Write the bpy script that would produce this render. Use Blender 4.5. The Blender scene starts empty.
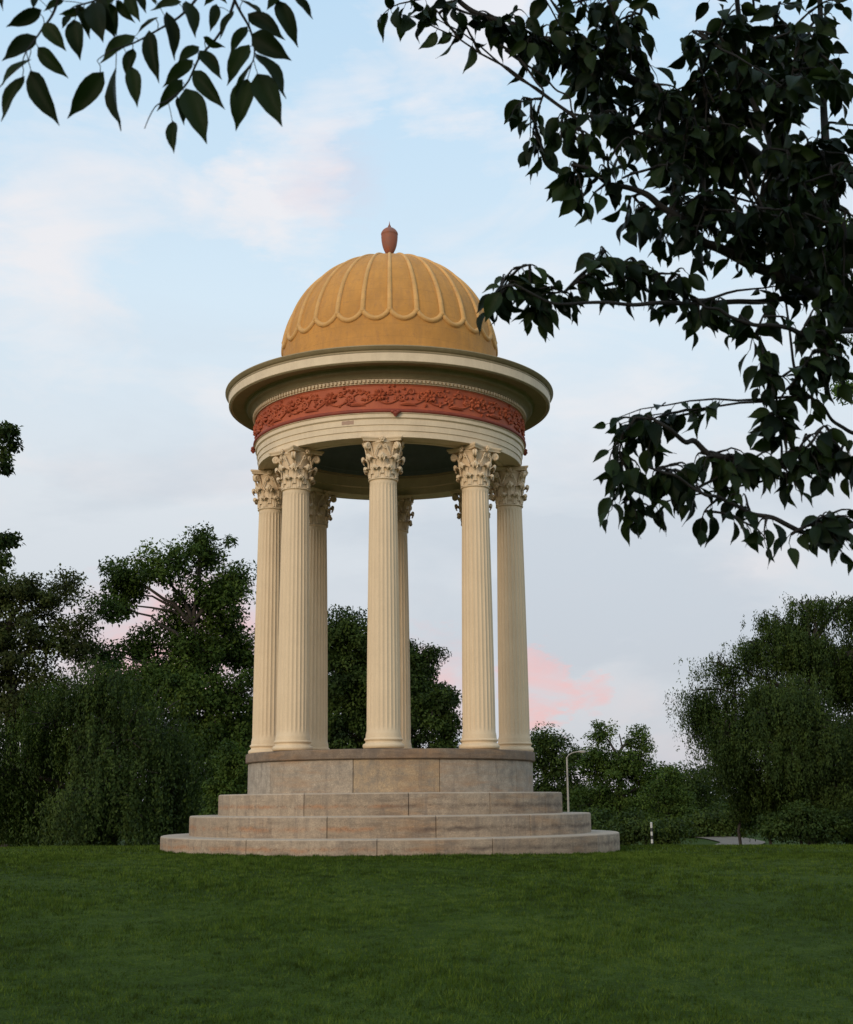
import bpy, math, random
import numpy as np
from mathutils import Vector, Matrix
PI = math.pi
R = math.radians
rs = np.random.RandomState(7)
random.seed(7)
scene = bpy.context.scene
COL = scene.collection

# ------------------------------------------------------------------ camera
F = 1343.0; PITCH = R(12.168); YAW = R(1.586); ROLL = R(0.476)
CAMP = np.array([0.0, -24.0, 0.7515])
_fh = np.array([math.sin(YAW), math.cos(YAW), 0]); _rt = np.array([math.cos(YAW), -math.sin(YAW), 0]); _z = np.array([0, 0, 1.0])
FWD = _fh * math.cos(PITCH) + _z * math.sin(PITCH)
_up = -_fh * math.sin(PITCH) + _z * math.cos(PITCH)
RGT = math.cos(ROLL) * _rt - math.sin(ROLL) * _up
UPV = math.sin(ROLL) * _rt + math.cos(ROLL) * _up

def direction(px, py):
    v = FWD + RGT * ((px - 426.5) / F) - UPV * ((py - 512) / F)
    return v / np.linalg.norm(v)

def at(px, py, d):
    """world point on the sight line through a photo position, at horizontal distance d ahead of the camera"""
    v = FWD + RGT * ((px - 426.5) / F) - UPV * ((py - 512) / F)
    return CAMP + v * (d / v[1])

cam = bpy.data.cameras.new('camera'); camo = bpy.data.objects.new('camera', cam); COL.objects.link(camo)
m = Matrix.Identity(4)
for i in range(3):
    m[i][0] = RGT[i]; m[i][1] = UPV[i]; m[i][2] = -FWD[i]; m[i][3] = CAMP[i]
camo.matrix_world = m
cam.sensor_fit = 'HORIZONTAL'; cam.sensor_width = 36; cam.lens = F / 853 * 36
cam.clip_start = 0.05; cam.clip_end = 6000
cam.dof.use_dof = True; cam.dof.focus_distance = 24; cam.dof.aperture_fstop = 11
scene.camera = camo

# ------------------------------------------------------------------ materials
def new_mat(name):
    mt = bpy.data.materials.new(name); mt.use_nodes = True
    nt = mt.node_tree; nt.nodes.clear()
    out = nt.nodes.new('ShaderNodeOutputMaterial')
    b = nt.nodes.new('ShaderNodeBsdfPrincipled')
    nt.links.new(b.outputs[0], out.inputs[0])
    return mt, nt, b, out
def N(nt, typ, **kw):
    n = nt.nodes.new(typ)
    for k, v in kw.items():
        if k.startswith('i_'):
            n.inputs[k[2:].replace('_', ' ')].default_value = v
        else: setattr(n, k, v)
    return n
def noise(nt, vec, scale, detail=4, rough=.55, dist=0):
    n = N(nt, 'ShaderNodeTexNoise'); n.inputs['Scale'].default_value = scale
    n.inputs['Detail'].default_value = detail; n.inputs['Roughness'].default_value = rough; n.inputs['Distortion'].default_value = dist
    if vec is not None: nt.links.new(vec, n.inputs['Vector'])
    return n.outputs[0]
def ramp(nt, fac, stops):
    n = N(nt, 'ShaderNodeValToRGB'); cr = n.color_ramp
    while len(cr.elements) < len(stops): cr.elements.new(.5)
    for e, (p, c) in zip(cr.elements, stops):
        e.position = p; e.color = (*c, 1) if len(c) == 3 else c
    nt.links.new(fac, n.inputs[0]); return n.outputs[0]
def mixc(nt, fac, a, b, mode='MIX'):
    n = N(nt, 'ShaderNodeMix', data_type='RGBA', blend_type=mode)
    for s, v in ((n.inputs[0], fac), (n.inputs[6], a), (n.inputs[7], b)):
        if isinstance(v, (int, float)): s.default_value = v
        elif isinstance(v, tuple): s.default_value = (*v, 1)
        else: nt.links.new(v, s)
    return n.outputs[2]
def mth(nt, op, a, b=None, c=None):
    n = N(nt, 'ShaderNodeMath', operation=op)
    for s, v in zip(n.inputs, (a, b, c)):
        if v is None: continue
        if isinstance(v, (int, float)): s.default_value = v
        else: nt.links.new(v, s)
    return n.outputs[0]
def objvec(nt, scale=(1, 1, 1)):
    t = N(nt, 'ShaderNodeTexCoord'); mp = N(nt, 'ShaderNodeMapping'); mp.inputs['Scale'].default_value = scale
    nt.links.new(t.outputs['Object'], mp.inputs[0]); return mp.outputs[0]
def bump(nt, b, h, strength, dist):
    n = N(nt, 'ShaderNodeBump'); n.inputs['Strength'].default_value = strength; n.inputs['Distance'].default_value = dist
    nt.links.new(h, n.inputs['Height']); nt.links.new(n.outputs[0], b.inputs['Normal'])

def paint(name, c, c2, rough=.6, grime=.5, gsc=1.6):
    mt, nt, b, o = new_mat(name)
    v = objvec(nt); vs = objvec(nt, (5, 5, .5))
    big = noise(nt, v, gsc, 5, .6); streak = noise(nt, vs, 2.2, 5, .65); fine = noise(nt, v, 40, 3)
    f = mth(nt, 'MULTIPLY', mth(nt, 'ADD', mth(nt, 'MULTIPLY', big, .6), mth(nt, 'MULTIPLY', streak, .4)), 1)
    k = ramp(nt, f, [(.40, (0, 0, 0)), (.68, (grime,) * 3)])
    cc = mixc(nt, k, c, c2)
    cc = mixc(nt, .12, cc, ramp(nt, fine, [(.3, tuple(x * .6 for x in c)), (.7, tuple(min(1, x * 1.2) for x in c))]))
    nt.links.new(cc, b.inputs['Base Color'])
    b.inputs['Roughness'].default_value = rough
    b.inputs['Specular IOR Level'].default_value = .3
    bump(nt, b, noise(nt, v, 25, 4), .25, .006)
    return mt
M = {}
M['cream'] = paint('cream_paint', (.73, .56, .365), (.55, .41, .26), grime=.5)
M['cream2'] = paint('cream_paint_entablature', (.76, .61, .42), (.52, .40, .27), grime=.6, gsc=2.4)
M['olive'] = paint('olive_buff_paint', (.37, .29, .17), (.24, .19, .11), grime=.8)
M['yellow'] = paint('ochre_paint', (.58, .275, .062), (.45, .19, .04), grime=.6, gsc=1.1)
M['yellow2'] = paint('ochre_moulding_paint', (.66, .37, .12), (.54, .28, .08), grime=.5, gsc=1.5)
def dome_paint(name, c, c2):
    mt, nt, b, o = new_mat(name)
    t = N(nt, 'ShaderNodeTexCoord'); sp = N(nt, 'ShaderNodeSeparateXYZ'); nt.links.new(t.outputs['Object'], sp.inputs[0])
    ang = mth(nt, 'ARCTAN2', sp.outputs[1], sp.outputs[0]); cb = N(nt, 'ShaderNodeCombineXYZ')
    nt.links.new(mth(nt, 'MULTIPLY', ang, 9), cb.inputs[0]); nt.links.new(mth(nt, 'MULTIPLY', sp.outputs[2], 1.1), cb.inputs[1])
    streak = noise(nt, cb.outputs[0], 1.5, 6, .7); big = noise(nt, t.outputs['Object'], 1.3, 6, .65); sm = noise(nt, t.outputs['Object'], 12, 5, .7)
    cc = mixc(nt, ramp(nt, streak, [(.45, (0, 0, 0)), (.72, (.75,) * 3)]), c, c2)
    cc = mixc(nt, ramp(nt, big, [(.42, (0, 0, 0)), (.62, (.6,) * 3)]), cc, tuple(x * .72 for x in c))
    cc = mixc(nt, ramp(nt, sm, [(.55, (0, 0, 0)), (.75, (.6,) * 3)]), cc, (c[0] * .6, c[1] * .62, c[2] * 1.1))
    wv = mth(nt, 'FRACT', mth(nt, 'MULTIPLY', sp.outputs[2], 4.3)); seam = ramp(nt, wv, [(0, (1, 1, 1)), (.03, (1, 1, 1)), (.05, (0, 0, 0))])
    cc = mixc(nt, mth(nt, 'MULTIPLY', seam, .22), cc, (.22, .12, .04))
    nt.links.new(cc, b.inputs['Base Color']); b.inputs['Roughness'].default_value = .7; b.inputs['Specular IOR Level'].default_value = .25
    bump(nt, b, mth(nt, 'ADD', sm, big), .5, .02); return mt
M['yellow'] = dome_paint('ochre_dome_paint', (.58, .275, .065), (.40, .20, .07))
M['yellow2'] = dome_paint('ochre_rib_paint', (.68, .38, .13), (.50, .28, .11))
M['red'] = paint('terracotta_paint', (.47, .115, .048), (.30, .065, .04), grime=.8, gsc=3)
M['darkred'] = paint('dark_red_paint', (.30, .065, .038), (.15, .04, .03), grime=.7, gsc=3)
M['peel'] = paint('bare_patch', (.42, .27, .19), (.30, .2, .15), grime=.7, gsc=9)
M['ceiling'] = paint('slate_ceiling_paint', (.13, .16, .155), (.08, .10, .10), grime=.8)
M['finial'] = paint('weathered_copper_red', (.34, .105, .05), (.15, .12, .11), grime=1, gsc=5)

def stone(name, c1, c2, stain, banded=False):
    mt, nt, b, o = new_mat(name)
    v = objvec(nt); vh = objvec(nt, (1.1, 1.1, 7)); vv = objvec(nt, (3.5, 3.5, .5))
    at_ = N(nt, 'ShaderNodeAttribute', attribute_name='tone')
    tone = at_.outputs['Fac']
    cc = mixc(nt, tone, c1, c2)
    sp = noise(nt, v, 55, 3, .7)
    cc = mixc(nt, .55, cc, ramp(nt, sp, [(.3, (.30, .27, .25)), (.5, (.78, .78, .78)), (.72, (1.35, 1.3, 1.25))]), 'MULTIPLY')
    mott = noise(nt, v, 7, 6, .7)
    cc = mixc(nt, ramp(nt, mott, [(.42, (0, 0, 0)), (.66, (.75,) * 3)]), cc, tuple(x * .5 for x in c1))
    rust = mth(nt, 'MULTIPLY', ramp(nt, noise(nt, vh, 1.3, 5, .6, .4), [(.44, (0, 0, 0)), (.68, (1, 1, 1))]), ramp(nt, noise(nt, v, .55, 2), [(.44, (0, 0, 0)), (.6, (1, 1, 1))]))
    cc = mixc(nt, mth(nt, 'MULTIPLY', rust, .55), cc, (.36, .20, .095))
    dirt = mth(nt, 'MULTIPLY', ramp(nt, noise(nt, vh, 2.0, 6, .7, .3), [(.43, (0, 0, 0)), (.60, (1, 1, 1))]), ramp(nt, noise(nt, v, 1.1, 4), [(.36, (0, 0, 0)), (.56, (1, 1, 1))]))
    cc = mixc(nt, mth(nt, 'MULTIPLY', dirt, stain), cc, (.085, .062, .05))
    drip = ramp(nt, noise(nt, vv, 2.2, 5, .65), [(.52, (0, 0, 0)), (.7, (.5,) * 3)])
    cc = mixc(nt, drip, cc, (.15, .12, .10))
    if banded:      # stain lines left along the middle of each riser, and worn nosings painted paler as if catching sky light
        t_ = N(nt, 'ShaderNodeTexCoord'); sp_ = N(nt, 'ShaderNodeSeparateXYZ'); nt.links.new(t_.outputs['Object'], sp_.inputs[0])
        wob = mth(nt, 'MULTIPLY', mth(nt, 'SUBTRACT', noise(nt, v, 4, 5, .7), .5), .12)
        zz_ = mth(nt, 'ADD', sp_.outputs[2], wob); K0 = (0, 0, 0); K1 = (1, 1, 1)
        bands = ramp(nt, zz_, [(0, K0), (.02, K0), (.07, K1), (.12, K0), (.30, K0), (.355, K1), (.40, K0), (.64, K0), (.685, K1), (.73, K0)])
        patch = ramp(nt, noise(nt, v, 1.6, 5, .7), [(.40, K0), (.56, K1)])
        side = ramp(nt, mth(nt, 'ADD', mth(nt, 'MULTIPLY', sp_.outputs[0], .16), noise(nt, v, .8, 2)), [(.45, (.40, .20, .10)), (.72, (.10, .07, .055))])
        cc = mixc(nt, mth(nt, 'MULTIPLY', mth(nt, 'MULTIPLY', bands, patch), .75), cc, side)
        grit = ramp(nt, noise(nt, v, 22, 4, .8), [(.50, K0), (.62, K1)])
        cc = mixc(nt, mth(nt, 'MULTIPLY', mth(nt, 'MULTIPLY', bands, grit), .55), cc, (.09, .065, .05))
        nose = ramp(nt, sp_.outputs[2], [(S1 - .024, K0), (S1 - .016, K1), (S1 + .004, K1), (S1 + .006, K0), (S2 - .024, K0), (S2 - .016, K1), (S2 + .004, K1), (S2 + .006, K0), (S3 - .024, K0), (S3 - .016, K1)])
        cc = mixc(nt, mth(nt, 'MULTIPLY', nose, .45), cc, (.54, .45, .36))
    nt.links.new(cc, b.inputs['Base Color'])
    b.inputs['Roughness'].default_value = .85; b.inputs['Specular IOR Level'].default_value = .25
    bump(nt, b, mth(nt, 'ADD', sp, mott), .5, .012)
    return mt
S1, S2, S3, CAPZ = .2205, .546, .8925, 1.581
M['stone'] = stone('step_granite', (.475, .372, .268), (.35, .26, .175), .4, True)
M['drumstone'] = stone('drum_granite', (.44, .375, .30), (.46, .33, .20), .15)
M['capstone'] = stone('cap_stone', (.27, .20, .145), (.25, .18, .12), .45)

def leafmat(name, cols, rough=.6, sc=.9, trans=.2, spec=.12, fine=None):
    mt, nt, b, o = new_mat(name)
    v = objvec(nt)
    at_ = N(nt, 'ShaderNodeAttribute', attribute_name='tone')
    n1 = noise(nt, v, sc, 3)
    f = mth(nt, 'ADD', mth(nt, 'MULTIPLY', n1, .5), mth(nt, 'MULTIPLY', at_.outputs['Fac'], .5))
    cc = ramp(nt, f, [(.25, cols[0]), (.5, cols[1]), (.78, cols[2])])
    nt.links.new(cc, b.inputs['Base Color'])
    b.inputs['Roughness'].default_value = rough; b.inputs['Specular IOR Level'].default_value = spec
    tr = N(nt, 'ShaderNodeBsdfTranslucent'); nt.links.new(mixc(nt, 1, cc, (1.3, 1.5, .6), 'MULTIPLY'), tr.inputs[0])
    mx = N(nt, 'ShaderNodeMixShader'); mx.inputs[0].default_value = trans
    nt.links.new(b.outputs[0], mx.inputs[1]); nt.links.new(tr.outputs[0], mx.inputs[2]); nt.links.new(mx.outputs[0], o.inputs[0])
    return mt
M['leaf_mid'] = leafmat('leaf_mid_green', [(.018, .034, .006), (.044, .075, .012), (.088, .130, .022)])
M['leaf_dark'] = leafmat('leaf_dark_green', [(.014, .026, .006), (.034, .056, .011), (.066, .096, .018)])
M['leaf_brown'] = leafmat('leaf_olive_green', [(.024, .030, .008), (.040, .050, .012), (.056, .072, .016)])
M['leaf_light'] = leafmat('leaf_light_green', [(.035, .07, .014), (.065, .12, .022), (.10, .17, .035)])
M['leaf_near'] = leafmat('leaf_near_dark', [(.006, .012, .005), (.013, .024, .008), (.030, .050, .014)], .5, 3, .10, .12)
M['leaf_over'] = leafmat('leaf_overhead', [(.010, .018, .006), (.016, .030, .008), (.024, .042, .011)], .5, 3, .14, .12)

def bark(name, c):
    mt, nt, b, o = new_mat(name)
    v = objvec(nt, (1, 1, .25)); n1 = noise(nt, v, 14, 5, .7)
    nt.links.new(ramp(nt, n1, [(.3, tuple(x * .5 for x in c)), (.7, tuple(x * 1.3 for x in c))]), b.inputs['Base Color'])
    b.inputs['Roughness'].default_value = .9; bump(nt, b, n1, .6, .02); return mt
M['bark'] = bark('bark', (.040, .032, .025)); M['bark_pale'] = bark('bark_grey', (.12, .105, .09)); M['bark_near'] = bark('bark_near', (.022, .018, .014))

def grassmat(name, blades):
    mt, nt, b, o = new_mat(name)
    g = N(nt, 'ShaderNodeNewGeometry'); p = g.outputs['Position']
    n1 = noise(nt, p, .35, 5, .65); n2 = noise(nt, p, 3.5, 4, .6); n3 = noise(nt, p, 26, 3, .7)
    f = mth(nt, 'ADD', mth(nt, 'ADD', mth(nt, 'MULTIPLY', n1, .35), mth(nt, 'MULTIPLY', n2, .25)), mth(nt, 'MULTIPLY', n3, .4))
    s = 1.0 if blades else .75
    if blades:
        ta = N(nt, 'ShaderNodeAttribute', attribute_name='tone')
        f = mth(nt, 'ADD', mth(nt, 'MULTIPLY', f, .6), mth(nt, 'MULTIPLY', mth(nt, 'SUBTRACT', ta.outputs['Fac'], 0), .4))
    cc = ramp(nt, f, [(.36, tuple(x * s for x in (.024, .038, .005))), (.5, tuple(x * s for x in (.044, .078, .008))), (.64, tuple(x * s for x in (.088, .128, .020)))])
    nt.links.new(cc, b.inputs['Base Color']); b.inputs['Roughness'].default_value = .8; b.inputs['Specular IOR Level'].default_value = .05
    if not blades: bump(nt, b, mth(nt, 'ADD', n3, n2), .8, .05)
    return mt
M['lawn'] = grassmat('lawn_turf', False); M['blades'] = grassmat('grass_blades', True)

mt, nt, b, o = new_mat('path_asphalt'); v = objvec(nt)
nt.links.new(ramp(nt, noise(nt, v, 3, 5), [(.35, (.11, .085, .06)), (.65, (.17, .135, .10))]), b.inputs['Base Color']); b.inputs['Roughness'].default_value = .9
bump(nt, b, noise(nt, v, 60, 2), .4, .01); M['path'] = mt
def plain(name, c, rough=.5, metal=0):
    mt, nt, b, o = new_mat(name); v = objvec(nt)
    nt.links.new(ramp(nt, noise(nt, v, 6, 4), [(.3, tuple(x * .8 for x in c)), (.7, tuple(min(1, x * 1.12) for x in c))]), b.inputs['Base Color'])
    b.inputs['Roughness'].default_value = rough; b.inputs['Metallic'].default_value = metal; return mt
M['white'] = plain('white_paint', (.55, .54, .51)); M['black'] = plain('black_paint', (.03, .03, .03)); M['lampgrey'] = plain('lamp_pole_grey', (.36, .32, .27), .7)
M['lens'] = plain('lamp_glass', (.6, .6, .58), .2); M['wood'] = plain('pole_wood', (.085, .07, .05), .9); M['pale_stone'] = plain('pale_stone', (.6, .58, .55), .9)

# ------------------------------------------------------------------ mesh helpers
class MB:
    """collects vertices and faces, then links ONE mesh object"""
    def __init__(s): s.v = []; s.f = []; s.n = 0; s.tone = []
    def add(s, v, f, tone=0.5):
        v = np.asarray(v, float); s.v.append(v)
        f = np.asarray(f, int) + s.n
        s.f.append(f); s.n += len(v); s.tone.append(np.full(len(v), tone) if np.isscalar(tone) else tone)
    def grid(s, P, cu=False, cv=False, tone=.5):
        """P (a,b,3) grid"""
        a, b = P.shape[:2]; idx = np.arange(a * b).reshape(a, b)
        if cu: idx = np.vstack([idx, idx[:1]])
        if cv: idx = np.hstack([idx, idx[:, :1]])
        q = np.stack([idx[:-1, :-1], idx[1:, :-1], idx[1:, 1:], idx[:-1, 1:]], -1).reshape(-1, 4)
        s.add(P.reshape(-1, 3), q, tone)
    def tube(s, pts, rad, n=8, cap=True, tone=.5, flat=1.0):
        pts = np.asarray(pts, float); rad = np.broadcast_to(rad, (len(pts),)).astype(float)
        t = np.gradient(pts, axis=0); t /= np.linalg.norm(t, axis=1)[:, None] + 1e-9
        up = np.array([0, 0, 1.0]) if abs(t[0][2]) < .9 else np.array([1.0, 0, 0])
        rings = []
        a = np.cross(t[0], up); a /= np.linalg.norm(a)
        for i in range(len(pts)):
            a = a - t[i] * (a @ t[i]); a /= np.linalg.norm(a) + 1e-9
            bb = np.cross(t[i], a); th = np.arange(n) * 2 * PI / n
            rings.append(pts[i] + rad[i] * (np.cos(th)[:, None] * a + flat * np.sin(th)[:, None] * bb))
        if cap:
            rings.insert(0, np.repeat(pts[:1], n, 0)); rings.append(np.repeat(pts[-1:], n, 0))
        s.grid(np.array(rings), cv=True, tone=tone)
    def lathe(s, prof, n=96, c=(0, 0), a0=0, a1=2 * PI, tone=.5):
        prof = np.asarray(prof, float); full = abs(a1 - a0 - 2 * PI) < 1e-6
        th = a0 + (a1 - a0) * (np.arange(n) / (n if full else n - 1))
        P = np.stack([c[0] + prof[:, 0, None] * np.cos(th), c[1] + prof[:, 0, None] * np.sin(th), np.repeat(prof[:, 1, None], len(th), 1)], -1)
        s.grid(P[::-1], cv=full, tone=tone)
    def box(s, c, size, rot=0, tone=.5, bev=.0):
        c = np.asarray(c, float); h = np.asarray(size) / 2.
        v = np.array([[x, y, z] for x in (-1, 1) for y in (-1, 1) for z in (-1, 1)]) * h
        cr, sr = math.cos(rot), math.sin(rot); v = np.stack([v[:, 0] * cr - v[:, 1] * sr, v[:, 0] * sr + v[:, 1] * cr, v[:, 2]], 1)
        s.add(v + c, [[0, 1, 3, 2], [4, 6, 7, 5], [0, 4, 5, 1], [2, 3, 7, 6], [0, 2, 6, 4], [1, 5, 7, 3]], tone)
    def ball(s, c, r, n=8, tone=.5):
        r = np.broadcast_to(r, (3,)); ph = np.linspace(0, PI, n); th = np.arange(n + 2) * 2 * PI / (n + 2)
        P = np.stack([np.sin(ph)[:, None] * np.cos(th), np.sin(ph)[:, None] * np.sin(th), np.cos(ph)[:, None] * np.ones_like(th)], -1) * r + np.asarray(c)
        s.grid(P[::-1], cv=True, tone=tone)
    def build(s, name, mat, parent=None, smooth=35):
        me = bpy.data.meshes.new(name)
        v = np.concatenate(s.v); me.vertices.add(len(v)); me.vertices.foreach_set('co', v.ravel())
        tot = sum(f.size for f in s.f); nf = sum(len(f) for f in s.f)
        me.loops.add(tot); me.polygons.add(nf)
        li = np.concatenate([f.ravel() for f in s.f]); sz = np.concatenate([np.full(len(f), f.shape[1]) for f in s.f])
        me.loops.foreach_set('vertex_index', li.astype(np.int32))
        me.polygons.foreach_set('loop_start', (np.cumsum(sz) - sz).astype(np.int32))
        me.update(calc_edges=True); me.validate()
        a = me.attributes.new('tone', 'FLOAT', 'POINT'); t = np.concatenate(s.tone)
        if len(a.data) == len(t): a.data.foreach_set('value', t.astype(np.float32))
        if smooth:
            me.polygons.foreach_set('use_smooth', np.ones(len(me.polygons), bool))
            if smooth < 180: me.set_sharp_from_angle(angle=R(smooth))
        me.materials.append(mat)
        ob = bpy.data.objects.new(name, me); COL.objects.link(ob)
        if parent is not None: ob.parent = parent
        return ob

def empty(name, label, cat, loc=(0, 0, 0), group=None):
    o = bpy.data.objects.new(name, None); COL.objects.link(o); o.location = loc; o.empty_display_size = .3
    o['label'] = label; o['category'] = cat
    if group: o['group'] = group
    return o
def tag(o, label, cat, group=None, kind=None):
    if label: o['label'] = label
    if cat: o['category'] = cat
    if group: o['group'] = group
    if kind: o['kind'] = kind
    return o

# ------------------------------------------------------------------ ground
def sstep(a, b, x):
    t = np.clip((x - a) / (b - a), 0, 1); return t * t * (3 - 2 * t)
def gz(x, y):
    x = np.asarray(x, float); d = np.asarray(y, float) + 24
    z = -.85 + .85 * sstep(5, 20.5, d) - 1.12 * sstep(24.5, 49, d) - 1.9 * sstep(72, 120, d)
    z = z + .03 * np.sin(x * .35 + 1) * sstep(4, 10, np.abs(x)) + .02 * np.sin(d * .6 + x * .2) * sstep(4, 10, np.abs(x))
    z = z - .022 * sstep(12, 20, d)
    z = z - .09 * sstep(.5, 5, x) * sstep(12, 23, d)
    z = z + .35 * sstep(115, 400, d) * 0
    return z
def gp(x, y, dz=0): return (x, y, float(gz(x, y)) + dz)
def axis(lo, hi, core, step, far):
    a = list(np.arange(-core, core + .01, step)); s = step
    while a[-1] < hi: s *= 1.25; a.append(a[-1] + s)
    s = step
    while a[0] > lo: s *= 1.25; a.insert(0, a[0] - s)
    return np.array(a)
xs = axis(-3000, 3000, 40, .5, 0); ys = axis(-3000, 3000, 50, .5, 0)
X, Y = np.meshgrid(xs, ys, indexing='ij')
g = MB(); g.grid(np.stack([X, Y, gz(X, Y)], -1))
tag(g.build('lawn', M['lawn'], smooth=180), 'dark green mown lawn rising to the rotunda', None, kind='structure')

# grass blades
def blades(n, x0, x1, d0, d1, wid, hmin, hmax, keep=None):
    x = rs.uniform(x0, x1, n); d = rs.uniform(d0, d1, n)
    k = np.abs(x) < 2.2 + d * .42
    rr = np.hypot(x, d - 24); k &= rr > 3.93
    if keep is not None: k &= keep(x, d)
    x, d = x[k], d[k]; n = len(x); y = d - 24
    p = np.stack([x, y, gz(x, y) - .004], 1)
    a = rs.uniform(0, 2 * PI, n); h = rs.uniform(hmin, hmax, n) * (.75 + .35 * np.sin(x * 1.7 + 2 * np.sin(y * .9)) * np.sin(y * 1.3 + x * .4)); w = wid * rs.uniform(.7, 1.3, n)
    ci = (np.floor(x / .11 + .6 * np.sin(y * 7)).astype(int) * 73856093 ^ np.floor(y / .11 + .6 * np.sin(x * 9)).astype(int) * 19349663) % 4096
    h = h * CLH[ci]; tone = np.clip(CLT[ci] * .65 + rs.uniform(0, .35, n) + .08 * np.sin(x * .9 + y * .5), 0, 1)
    s = np.stack([np.cos(a), np.sin(a), 0 * a], 1) * w[:, None] / 2
    lean = rs.normal(0, .45, (n, 2)) * h[:, None]
    t = p + np.stack([lean[:, 0], lean[:, 1], h], 1)
    V = np.stack([p - s, p + s, t], 1).reshape(-1, 3)
    return V, np.arange(3 * n).reshape(n, 3), np.repeat(tone, 3)
CLH = rs.uniform(.55, 1.5, 4096); CLT = rs.uniform(0, 1, 4096)
gb = MB()
for args in ((330000, -9, 9, 8.5, 15, .006, .022, .05), (330000, -12, 13, 15, 22, .009, .022, .05), (160000, -14, 16, 22, 32, .014, .025, .055)):
    V, Fc, tn = blades(*args); gb.add(V, Fc, tn)
# longer untrimmed tufts hugging the foot of the lowest step
n = 9000; th = rs.uniform(0, 2 * PI, n); r_ = 3.94 + np.abs(rs.normal(0, .05, n)); px_, py_ = r_ * np.cos(th), r_ * np.sin(th)
p = np.stack([px_, py_, gz(px_, py_) - .004], 1); h = rs.uniform(.02, .06, n) * (.6 + .5 * np.sin(th * 23) ** 2); a = rs.uniform(0, 2 * PI, n)
s_ = np.stack([np.cos(a), np.sin(a), 0 * a], 1) * .006; t_ = p + np.stack([rs.normal(0, .3, n) * h, rs.normal(0, .3, n) * h, h], 1)
gb.add(np.stack([p - s_, p + s_, t_], 1).reshape(-1, 3), np.arange(3 * n).reshape(n, 3))
tag(gb.build('grass', M['blades'], smooth=0), 'short green grass blades of the mown lawn', 'grass', kind='stuff')

# path (curving away on the right, beyond the crest)
pc = [(-6, 42), (2, 45), (8, 49.5), (12.2, 54.5), (15.2, 60), (16.6, 66), (16.4, 73), (14, 84), (10, 98)]
def spline(P, n):
    P = np.asarray(P, float); k = len(P); t = np.linspace(0, k - 1, n); i = np.clip(t.astype(int), 0, k - 2); f = (t - i)[:, None]
    p0 = P[np.maximum(i - 1, 0)]; p1 = P[i]; p2 = P[i + 1]; p3 = P[np.minimum(i + 2, k - 1)]
    return .5 * (2 * p1 + (p2 - p0) * f + (2 * p0 - 5 * p1 + 4 * p2 - p3) * f ** 2 + (3 * p1 - p0 - 3 * p2 + p3) * f ** 3)
C = spline(pc, 90); T = np.gradient(C, axis=0); T /= np.linalg.norm(T, axis=1)[:, None]; Nn = np.stack([-T[:, 1], T[:, 0]], 1)
rows = []
for w in np.linspace(-1.0, 1.0, 7):
    q = C + Nn * w; rows.append(np.stack([q[:, 0], q[:, 1] - 24, gz(q[:, 0], q[:, 1] - 24) + .05], 1))
pb = MB(); pb.grid(np.array(rows)); tag(pb.build('path', M['path'], smooth=180), 'pale curved path beyond the lawn', None, kind='structure')

# ------------------------------------------------------------------ rotunda
root = empty('garden_rotunda', 'open round temple with cream fluted columns, red frieze and ochre ribbed dome', 'rotunda')
S1, S2, S3, CAPZ = .2205, .546, .8925, 1.581
ARCH, ARCHT, REDT = 6.685, 7.09, 7.592
E0 = -PI / 2   # angle facing the camera

def block_ring(name, mat, r, z0, z1, joints, rin, tones, ch=.022, gap=.008, parent=root, over=None):
    mb = MB()
    for i, a in enumerate(joints):
        b_ = joints[(i + 1) % len(joints)]
        while b_ <= a: b_ += 2 * PI
        ga = gap / r / 2
        n = max(8, int((b_ - a) / R(2.5)))
        prof = [(rin, z1), (r - ch * 1.2, z1), (r - ch * .35, z1 - ch * .30), (r, z1 - ch * 1.2), (r, (z0 + z1) / 2), (r, z0)]
        prof = prof[::-1]
        th = np.concatenate([[a + ga, a + ga + .006 / r * 1.0], np.linspace(a + ga + .03, b_ - ga - .03, n), [b_ - ga - .006 / r, b_ - ga]])
        pr = np.array(prof)
        ins = np.zeros(len(th)); ins[0] = ins[-1] = .008
        P = np.stack([(pr[:, 0, None] - ins) * np.cos(th), (pr[:, 0, None] - ins) * np.sin(th), np.repeat(pr[:, 1, None], len(th), 1)], -1)
        tn = tones[i % len(tones)]
        mb.grid(P, cv=False, tone=tn)
        # block ends
        for k, e in ((0, 1), (-1, 0)):
            o_ = P[:, k]; inn = o_.copy(); inn[:, :2] *= ((r - .06) / r)
            mb.grid(np.array([o_, inn] if e else [inn, o_]), tone=tn)
    mb.lathe([(rin, z1 - .012), (r - .03, z1 - .012), (r - .03, z0)][::-1], 96, tone=.0)
    return mb.build(name, mat, parent, 30)

def jn(degs): return [E0 + R(x) for x in degs]
def jpx(px, r, z, nrot, seed):
    """joint angles: those seen in front, continued at even spacing round the back"""
    out = []
    for x in px:
        lo, hi = -1.3, 1.3
        for _ in range(40):
            md = (lo + hi) / 2; p_ = np.array([r * math.sin(md), -r * math.cos(md), z]) - CAMP
            if 426.5 + F * (p_ @ RGT) / (p_ @ FWD) < x: lo = md
            else: hi = md
        out.append(md)
    rg = np.random.RandomState(seed); a = out[-1]; end = out[0] + 2 * PI; k = nrot; st = (end - a) / k
    out += [a + st * i_ + rg.uniform(-.04, .04) for i_ in range(1, k)]
    return [E0 + q for q in out]
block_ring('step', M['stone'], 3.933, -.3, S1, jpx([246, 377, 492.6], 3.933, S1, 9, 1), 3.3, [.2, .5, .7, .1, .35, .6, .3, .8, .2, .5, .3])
block_ring('step', M['stone'], 3.459, S1 - .03, S2, jpx([228, 327, 436, 530], 3.459, S2, 8, 2), 2.9, [.3, .75, .5, .2, .3, .6, .2, .7, .1, .4, .6])
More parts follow.
